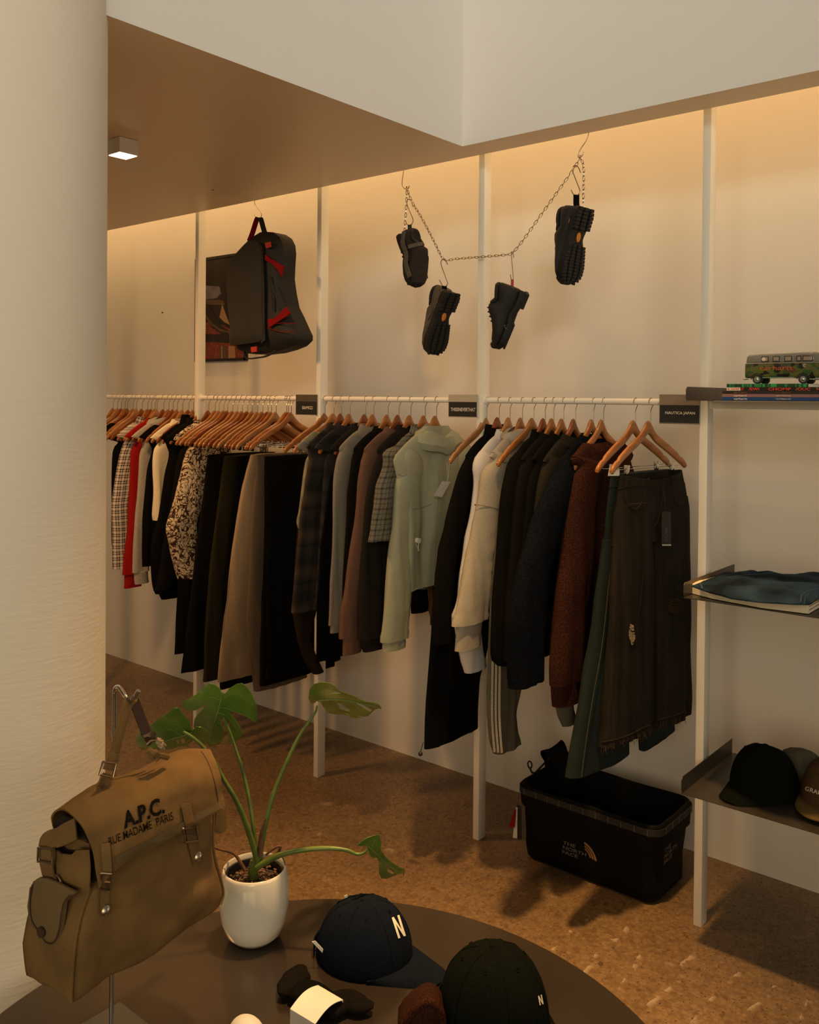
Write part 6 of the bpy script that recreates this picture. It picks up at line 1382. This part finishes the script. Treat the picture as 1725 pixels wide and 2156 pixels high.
# dark lining inside the opening
bm = bmesh.new(); loft(bm, [[(p-sum(r, Vector())/len(r))*.925+sum(r, Vector())/len(r) for p in r] for r in rings[:9]], True, False, True); wob(bag, 'lining', bm, M['baginside'])
# vertical corner seam between side and front
def surf(i0, idx, off): return None
cor = [rings[i][0]+mv*.002-dv*.002 for i in range(6, NR+1, 2)]
bm = bmesh.new(); tube(bm, smooth_pts(cor, 3), .0028, 6); wob(bag, 'corner_piping', bm, M['tan'])
cor = [rings[i][28]+mv*.001+dv*.001 for i in range(8, NR+1, 2)]
bm = bmesh.new(); tube(bm, smooth_pts(cor, 3), .0028, 6); wob(bag, 'corner_piping', bm, M['tan'])
# flap
def FP(rows, n): return [FB.px(x, y, nn) for (x, y), nn in zip(rows, n if isinstance(n, list) else [n]*len(rows))]
rows = [FP([(124, 1775), (200, 1716), (290, 1670), (370, 1640), (446, 1650)], -TB+.005),
        FP([(111, 1725), (190, 1665), (288, 1630), (372, 1590), (440, 1590)], -TB*.72),
        FP([(130, 1706), (205, 1656), (298, 1627), (378, 1586), (443, 1583)], -TB*.40),
        FP([(155, 1722), (222, 1676), (306, 1642), (384, 1606), (452, 1606)], -.012),
        FP([(176, 1748), (238, 1712), (315, 1678), (392, 1644), (461, 1636)], [.010, .018, .022, .020, .010]),
        FP([(192, 1782), (246, 1752), (320, 1716), (398, 1680), (466, 1668)], [.016, .030, .032, .030, .014]),
        FP([(200, 1822), (250, 1790), (325, 1752), (402, 1715), (470, 1688)], [.020, .036, .038, .034, .016]),
        FP([(206, 1868), (252, 1822), (330, 1779), (404, 1738), (472, 1700)], [.022, .034, .037, .034, .016])]
bm = bmesh.new(); grid_surface(bm, rows, 9, 7, .0035)
for v in bm.verts: v.co += mv*(.004*noise.noise(v.co*16)+.0018*noise.noise(v.co*40))
flp = wob(bag, 'flap', bm, M['tan'], angle=80)
bm = bmesh.new(); FS0 = Frame(FB.px(178, 1850, 0), mv, -dv)
pillow(bm, FS0, [(116, 1730), (132, 1716), (152, 1724), (172, 1748), (188, 1782), (200, 1830), (202, 1856), (192, 1860), (184, 1800), (160, 1800), (118, 1800), (112, 1765)], -.012, .003, 0); wob(bag, 'lining', bm, M['baginside'])
# hem band on the flap (doubled canvas edge), side return behind on the right
bpy.context.view_layer.update(); bvf = bvh_of([flp]); bva = bvh_of([flp, bb])
def onto(bvh, x, y, off, fb=1.6):
    d = ray(x, y).normalized(); h = bvh.ray_cast(CAM, d); return CAM+d*(((h[0]-CAM).length if h[0] is not None else fb)-off)
def band_on(bvh, pts, w_px, off, th, mt, nm, sub=6):
    """flat tape following the cloth: centre pixels and its width direction in pixels"""
    P = smooth_pts([(p[0], p[1], 0) for p in pts], sub); prev = None; A_, B_ = [], []
    for i, p in enumerate(P):
        T = P[min(i+1, len(P)-1)]-P[max(i-1, 0)]; T.normalize(); N2 = Vector((-T.y, T.x, 0))*w_px/2
        A_.append(onto(bvh, p.x+N2.x, p.y+N2.y, off)); B_.append(onto(bvh, p.x-N2.x, p.y-N2.y, off))
    bm = bmesh.new(); rr = []
    for a, b in zip(A_, B_): dn = (CAM-a).normalized()*th; rr.append([a, b, b+dn, a+dn])
    loft(bm, rr); return wob(bag, nm, bm, M[mt], angle=50)
M['tan2'] = mat('tan_canvas_doubled', (.175, .118, .054), rough=.93, spec=.2, bump=.6, bscale=600)
band_on(bvf, [(245, 1812), (290, 1790), (330, 1768), (375, 1745), (420, 1718), (466, 1694)], 15, .0015, .002, 'tan2', 'flap_hem')
bm = bmesh.new(); P = [onto(bvf, x, y, .002) for x, y in [(q.x, q.y) for q in smooth_pts([(247, 1803, 0), (290, 1781, 0), (330, 1760, 0), (375, 1736, 0), (420, 1710, 0), (462, 1687, 0)], 5)]]; tube(bm, P, .0009, 5); wob(bag, 'hem_stitching', bm, M['leather'])
bm = bmesh.new(); P = [onto(bvf, q.x, q.y, .001) for q in smooth_pts([(424, 1582, 0), (438, 1605, 0), (450, 1640, 0), (457, 1672, 0), (459, 1692, 0)], 5)]; tube(bm, P, .0010, 5); wob(bag, 'edge_stitching', bm, M['leather'])
# side return of the flap at the right and pocket corner behind
bm = bmesh.new(); pillow(bm, FB, [(456, 1620), (466, 1640), (472, 1690), (478, 1745), (474, 1752), (462, 1755), (452, 1752), (456, 1700)], -.02, .07, .004, .01, .014); wob(bag, 'right_side_pocket', bm, M['tan'])
# printed lettering
bm = text_print('A.P.C.', bvf, (262, 1746), (86, -34), (-5.5, -36), .045, .0032); wob(bag, 'printed_lettering', bm, M['inkblack'], smooth=False)
bm = text_print('RUE MADAME  PARIS', bvf, (230, 1781), (136, -55), (-2.5, -17), .004, .0032); wob(bag, 'printed_lettering', bm, M['inkblack'], smooth=False)
# closing straps with buckles and rivets
def strap(pts, w, bpx, riv, nm='closing_strap', bk='brass'):
    o = band_on(bva, pts, w, .0035, .0025, 'tanstrap', nm)
    bm = bmesh.new(); x, y, hw, hh, ang = bpx; c, s = math.cos(ang), math.sin(ang); Q = []
    for (a, b) in ((-1, -1), (1, -1), (1, 1), (-1, 1), (-1, -1)):
        Q.append(onto(bva, x+a*hw*c-b*hh*s, y+a*hw*s+b*hh*c, .010))
    tube(bm, Q, .0017, 6); tube(bm, [Q[0].lerp(Q[3], .5), Q[1].lerp(Q[2], .5)], .0016, 6); wob(o, 'buckle', bm, M[bk])
    if riv:
        p = onto(bva, riv[0], riv[1], .006); d = (CAM-p).normalized(); qt = d.to_track_quat('Z', 'Y').to_matrix().to_4x4(); bm = bmesh.new()
        bmesh.ops.create_uvsphere(bm, u_segments=20, v_segments=10, radius=.0088, matrix=Matrix.Translation(p) @ qt @ Matrix.Diagonal((1, 1, .45, 1))); wob(o, 'rivet', bm, M['chrome_dull'])
M['chrome_dull'] = mat('dull_nickel', (.42, .36, .28), rough=.3, metal=1)
strap([(391, 1690), (396, 1715), (402, 1745), (406, 1772), (412, 1797), (418, 1820)], 21, (402, 1757, 14, 15, -.15), (415.5, 1802))
strap([(222, 1775), (224, 1800), (226, 1830), (223, 1860), (221, 1890), (221, 1928)], 19, (223, 1856, 10, 17, .05), (221, 1914.5))
# carrying strap: canvas side with buckle, over the hook, brown leather side
def free_ribbon(pts, w, th, mt, nm, wd=None):
    P = smooth_pts([FB.px(x, y, n) for x, y, n in pts], 6); bm = bmesh.new(); ribbon(bm, P, wd or dv, w, th); return wob(bag, nm, bm, M[mt])
free_ribbon([(240, 1590, -.03), (250, 1550, -.03), (261, 1510, -.032), (268, 1485, -.034), (272, 1472, -.036)], .021, .003, 'tanstrap', 'shoulder_strap')
free_ribbon([(228, 1622, -.028), (235, 1604, -.028), (241, 1585, -.03)], .024, .005, 'tanstrap', 'shoulder_strap')
free_ribbon([(270, 1468, -.040), (278, 1469, -.034), (284, 1480, -.034), (290, 1495, -.034), (300, 1522, -.034), (310, 1545, -.034), (320, 1562, -.034)], .019, .003, 'leather', 'leather_strap')
free_ribbon([(300, 1550, -.033), (318, 1546, -.031), (324, 1552, -.031)], .012, .003, 'leather', 'strap_keeper')
free_ribbon([(208, 1655, -.03), (216, 1648, -.027), (226, 1636, -.027), (229, 1630, -.027)], .024, .004, 'tanstrap', 'strap_tab')
bm = bmesh.new(); Q = [FB.px(x, y, -.02) for x, y in ((217, 1604), (244, 1607), (237, 1637), (209, 1631), (217, 1604))]; tube(bm, Q, .0020, 6); wob(bag, 'strap_buckle', bm, M['brass'])
bm = bmesh.new(); tube(bm, smooth_pts([FB.px(x, y, -.02) for x, y in ((308, 1568), (318, 1560), (330, 1562), (336, 1574), (330, 1584), (318, 1582), (312, 1590))], 5), .0022, 6); wob(bag, 'strap_ring', bm, M['brass'])
bm = bmesh.new(); tube(bm, smooth_pts([FB.px(x, y, n) for x, y, n in ((312, 1578, -.01), (322, 1586, -.006), (338, 1590, -.006), (352, 1594, -.01))], 5), [.006]*16, 8); tube(bm, smooth_pts([FB.px(x, y, n) for x, y, n in ((318, 1596, -.01), (326, 1584, -.002), (334, 1592, -.006), (326, 1600, -.01))], 5), .005, 8); wob(bag, 'strap_knot', bm, M['tanstrap'])
bm = bmesh.new()
for a, b in (((330, 1564), (343, 1560)), ((332, 1566), (349, 1570)), ((333, 1570), (346, 1578)), ((331, 1562), (338, 1556))): tube(bm, [FB.px(*a, -.012), FB.px((a[0]+b[0])/2, (a[1]+b[1])/2-2, -.006), FB.px(*b, -.008)], [.003, .005, .002], 6)
wob(bag, 'loose_thread', bm, M['beige'])
# side panel: webbing with buckle, ring, patch pocket with buttoned flap
FSd = Frame(FB.px(178, 1850, -.0)-dv*.004, mv, -dv)    # plane of the left side
def sp(x, y, n): return FSd.px(x, y, n)
bm = bmesh.new(); ribbon(bm, smooth_pts([sp(x, y, n) for x, y, n in ((160, 1745, .0), (128, 1760, .006), (104, 1770, .014), (96, 1785, .016), (97, 1815, .016), (103, 1845, .012), (112, 1862, .010))], 6), mv, .034, .003); wob(bag, 'side_webbing', bm, M['tanstrap'])
bm = bmesh.new(); Q = [sp(x, y, .024) for x, y in ((80, 1785), (112, 1788), (110, 1818), (79, 1814), (80, 1785))]; tube(bm, Q, .0020, 6); wob(bag, 'side_buckle', bm, M['chrome_dull'])
bm = bmesh.new(); tube(bm, smooth_pts([sp(x, y, .014) for x, y in ((118, 1842), (124, 1848), (129, 1858), (126, 1860))], 4), .0018, 6); wob(bag, 'side_ring', bm, M['brass'])
bm = bmesh.new(); pillow(bm, FSd, [(78, 1850), (100, 1846), (140, 1872), (150, 1884), (146, 1930), (134, 1985), (118, 2010), (90, 1990), (70, 1950), (58, 1910), (62, 1870)], .004, .004, .020, .018, .012); wob(bag, 'side_pocket', bm, M['tan'])
bm = bmesh.new(); pillow(bm, FSd, [(70, 1856), (82, 1848), (100, 1850), (122, 1860), (146, 1872), (160, 1880), (150, 1886), (138, 1900), (134, 1930), (130, 1960), (122, 1984), (112, 1993), (98, 1993), (86, 1982), (78, 1966), (64, 1946), (59, 1915), (61, 1880)], .022, .004, .006, .012, .010); wob(bag, 'pocket_flap', bm, M['tan2'])
bm = bmesh.new(); tube(bm, smooth_pts([sp(x, y, .0275) for x, y in ((68, 1862), (64, 1885), (63, 1915), (68, 1942), (84, 1964), (94, 1982), (106, 1987), (116, 1980), (124, 1958), (129, 1925), (134, 1902), (146, 1886))], 4), .0012, 5); wob(bag, 'pocket_stitching', bm, M['leather'])
p = sp(88, 1962, .030); bm = bmesh.new(); tube(bm, [p, p-dv*.004], .0085, 18); wob(bag, 'pocket_button', bm, M['leather'])
bm = bmesh.new(); pillow(bm, FSd, [(118, 1790), (128, 1798), (150, 1800), (160, 1790), (185, 1790), (188, 1830), (186, 1880), (150, 1878), (120, 1865), (114, 1830)], .003, .003, .010, .02, .012); wob(bag, 'side_gusset', bm, M['tan'])
# ------------------------------------------------------------------ caps, socks, tags on the table
p1 = PZ(752, 2030, ZT)
c1 = cap('baseball_cap', (p1.x-.01, p1.y+.03, ZT+.003), R(14), 'navy baseball cap with large cream letter N on the round table', 'capnavy', 1.10, group='caps on the round table', h=.108, rx=.097, bl=.078)
p2 = PZ(1046, 2152, ZT)
c3 = cap('baseball_cap', (p2.x-.012, p2.y+.005, ZT+.003), R(-12), 'black baseball cap with tiny cream N at the lower edge of the photo', 'capblack', 1.22, group='caps on the round table', h=.112)
bpy.context.view_layer.update()
def block_n(c, O, X, Y):
    bm = bmesh.new(); w = .27
    for q in ([(0, 0), (w, 0), (w, 1), (0, 1)], [(1-w, 0), (1, 0), (1, 1), (1-w, 1)], [(w*.2, 1), (w, 1), (1-w*.2, 0), (1-w, 0)]):
        f = bm.faces.new([bm.verts.new((a, b, .0)) for a, b in q])
    bmesh.ops.subdivide_edges(bm, edges=bm.edges[:], cuts=3, use_grid_fill=True)
    bv_ = bvh_of([q for q in c.children if q.name.startswith(('crown', 'brim'))]); print_on(bm, bv_, O, X, Y, .0015, False)
    r = bmesh.ops.extrude_face_region(bm, geom=bm.faces[:]); vs = [v for v in r['geom'] if isinstance(v, bmesh.types.BMVert)]
    for v in vs: v.co += (CAM-v.co).normalized()*.0012
    bm.transform(c.matrix_world.inverted()); return obj('embroidered_letter', bm, M['cream_embroidery'], c, smooth=False)
block_n(c1, (839, 1976), (16, -6), (-14, -44)); block_n(c3, (1137, 2117), (8, -3), (-4, -20))
fz = Frame((0, 0, ZT), (1, 0, 0), (0, 0, 1))
def zs_(x, y, z=ZT): p = PZ(x, y, z); return (p.x, p.y)
def lying(parent, nm, pts, z, th, mt, bulge=0, rad=.012, step=.01, noise_=0):
    bm = bmesh.new(); pillow(bm, fz, [zs_(x, y, z) for x, y in pts], z-ZT+th, th-.0005, bulge, rad, step, uv=True, back=0)
    if noise_:
        for v in bm.verts:
            if v.co.z > z+th*.5: v.co.z += noise_*noise.noise(v.co*38)
    return wob(parent, nm, bm, M[mt])
for pts, lb in (([(657, 1983), (664, 1981), (712, 2033), (708, 2037)], 'white swing tag under the back of the navy cap'), ([(725, 1886), (731, 1884), (733, 1891), (727, 1893)], 'white tag tip behind the crown of the navy cap'),
                ([(1003, 1982), (1008, 1980), (1014, 1984), (1013, 1990), (1004, 1990)], 'white tag tip behind the crown of the black cap'), ([(942, 2106), (946, 2105), (952, 2126), (949, 2128)], 'narrow white tag at the back strap of the black cap')):
    n0 = {'under': .0, 'tip ': .0}.get('x', 0); q = Frame(PZ(sum(p[0] for p in pts)/len(pts), sum(p[1] for p in pts)/len(pts)+(8 if 'under' in lb else 0), ZT+.02)-fh*.0, rh, -fh)
    if 'tip' in lb:
        q = Frame(PZ(pts[0][0], 2010 if 'navy' in lb else 2100, ZT)+fh*.03, rh, -fh)
    o = empty('swing_tag', q.px(*pts[0]), 0, lb, 'tag'); bm = bmesh.new(); pillow(bm, q, pts, 0, .0012); wob(o, 'card', bm, M['paper'], smooth=False)
# socks in a white paper band
sk = empty('sock_pair', PZ(690, 2110, ZT), 0, 'folded black sock pair wrapped in a white paper band on the round table', 'socks')
def soft(par, nm, px, rad, mt, fl=.55, zz=.016):
    P = smooth_pts([Vector((*zs_(x, y), ZT+zz)) for x, y in px], 6); n_ = len(P); R_ = [lerp_tab([(i/(len(rad)-1), r) for i, r in enumerate(rad)], k/(n_-1)) for k in range(n_)]
    bm = bmesh.new(); tube(bm, P, R_, 20, True, (UP, fl))
    for v in bm.verts: v.co += Vector((1, 1, .6))*.004*noise.noise(v.co*34); v.co.z = max(v.co.z, ZT+.0006)
    return wob(par, nm, bm, M[mt], angle=80)
soft(sk, 'sock', [(592, 2112), (603, 2098), (622, 2078), (638, 2064), (650, 2062)], [.008, .022, .028, .024, .008], 'black2')
soft(sk, 'sock', [(618, 2122), (640, 2105), (665, 2118), (700, 2134)], [.014, .030, .032, .030], 'black', .5)
soft(sk, 'sock', [(690, 2150), (712, 2130), (738, 2124), (762, 2134), (786, 2134)], [.022, .030, .028, .020, .006], 'black2')
z_ = ZT+.034; a0 = PZ(670, 2074, z_); a1 = PZ(723, 2105, z_); a2 = PZ(611, 2124, z_); a3 = PZ(664, 2156, z_); dr = ((a2-a0)+(a3-a1))*.5
bm = bmesh.new(); rr = []
for k in range(13):
    t = k/12; hh = .010*math.sin(PI*t); P0, P1 = a0.lerp(a2, t), a1.lerp(a3, t); rr.append([P0+Vector((0, 0, hh)), P1+Vector((0, 0, hh)), P1+Vector((0, 0, hh-.0012)), P0+Vector((0, 0, hh-.0012))])
dn = Vector((0, 0, -.030)); rr.append([rr[-1][0]+dn, rr[-1][1]+dn, rr[-1][2]+dn, rr[-1][3]+dn]); rr.insert(0, [q+dn for q in rr[0]])
loft(bm, rr); wob(sk, 'paper_band', bm, M['paper'], angle=30)
# maroon brown knit beanie standing open at the lower edge
bn = empty('knit_beanie', PZ(890, 2160, ZT), 0, 'dark maroon-brown knit beanie with rounded open edge at the bottom of the photo', 'beanie')
fb = Frame(PZ(890, 2178, ZT)+Vector((0, 0, 0)), rh, -fh); bm = bmesh.new()
pillow(bm, fb, [(838, 2190), (838, 2160), (850, 2140), (868, 2122), (888, 2108), (904, 2104), (918, 2108), (930, 2122), (938, 2142), (944, 2170), (948, 2190)], 0, .05, .012, .02, .012, back=.01); wob(bn, 'crown', bm, M['maroonwool'] if 'maroonwool' in M else M['dkbrown'])
bm = bmesh.new(); tube(bm, smooth_pts([fb.px(x, y, .012) for x, y in ((846, 2190), (850, 2160), (862, 2140), (880, 2121), (898, 2111), (914, 2113), (926, 2128), (932, 2150), (934, 2190))], 5), .0075, 10); wob(bn, 'rolled_rim', bm, M['maroon'])
# cream knitted top of something in front
cr = empty('cream_beanie', PZ(516, 2190, ZT), 0, 'cream rounded knit crown peeking in at the bottom edge below the pot', 'beanie'); pcr = PZ(520, 2185, ZT); bm = bmesh.new()
bmesh.ops.create_uvsphere(bm, u_segments=28, v_segments=14, radius=.036, matrix=Matrix.Translation(pcr+Vector((0, 0, .004))) @ Matrix.Diagonal((1.1, .85, .95, 1)))
for v in bm.verts: v.co.z = max(v.co.z, ZT+.0005)
wob(cr, 'crown', bm, M['paper'])
# small screw heads and specks on the ceiling and wall
for (x, y, lb) in ((448, 400, 'dark screw hole in the dropped ceiling'), (342, 658, 'small dark nail mark on the back wall')):
    p = PZ(x, y, ZS) if y < 500 else PY(x, y, YW); bm = bmesh.new(); bmesh.ops.create_uvsphere(bm, u_segments=10, v_segments=6, radius=.007 if y > 500 else .006, matrix=Matrix.Translation(p) @ Matrix.Diagonal((1.3 if y > 500 else 1, .3 if y > 500 else 1, .6 if y > 500 else .3, 1)))
    tag(obj('screw_hole' if y < 500 else 'nail_mark', bm, M['dust']), lb, 'mark')
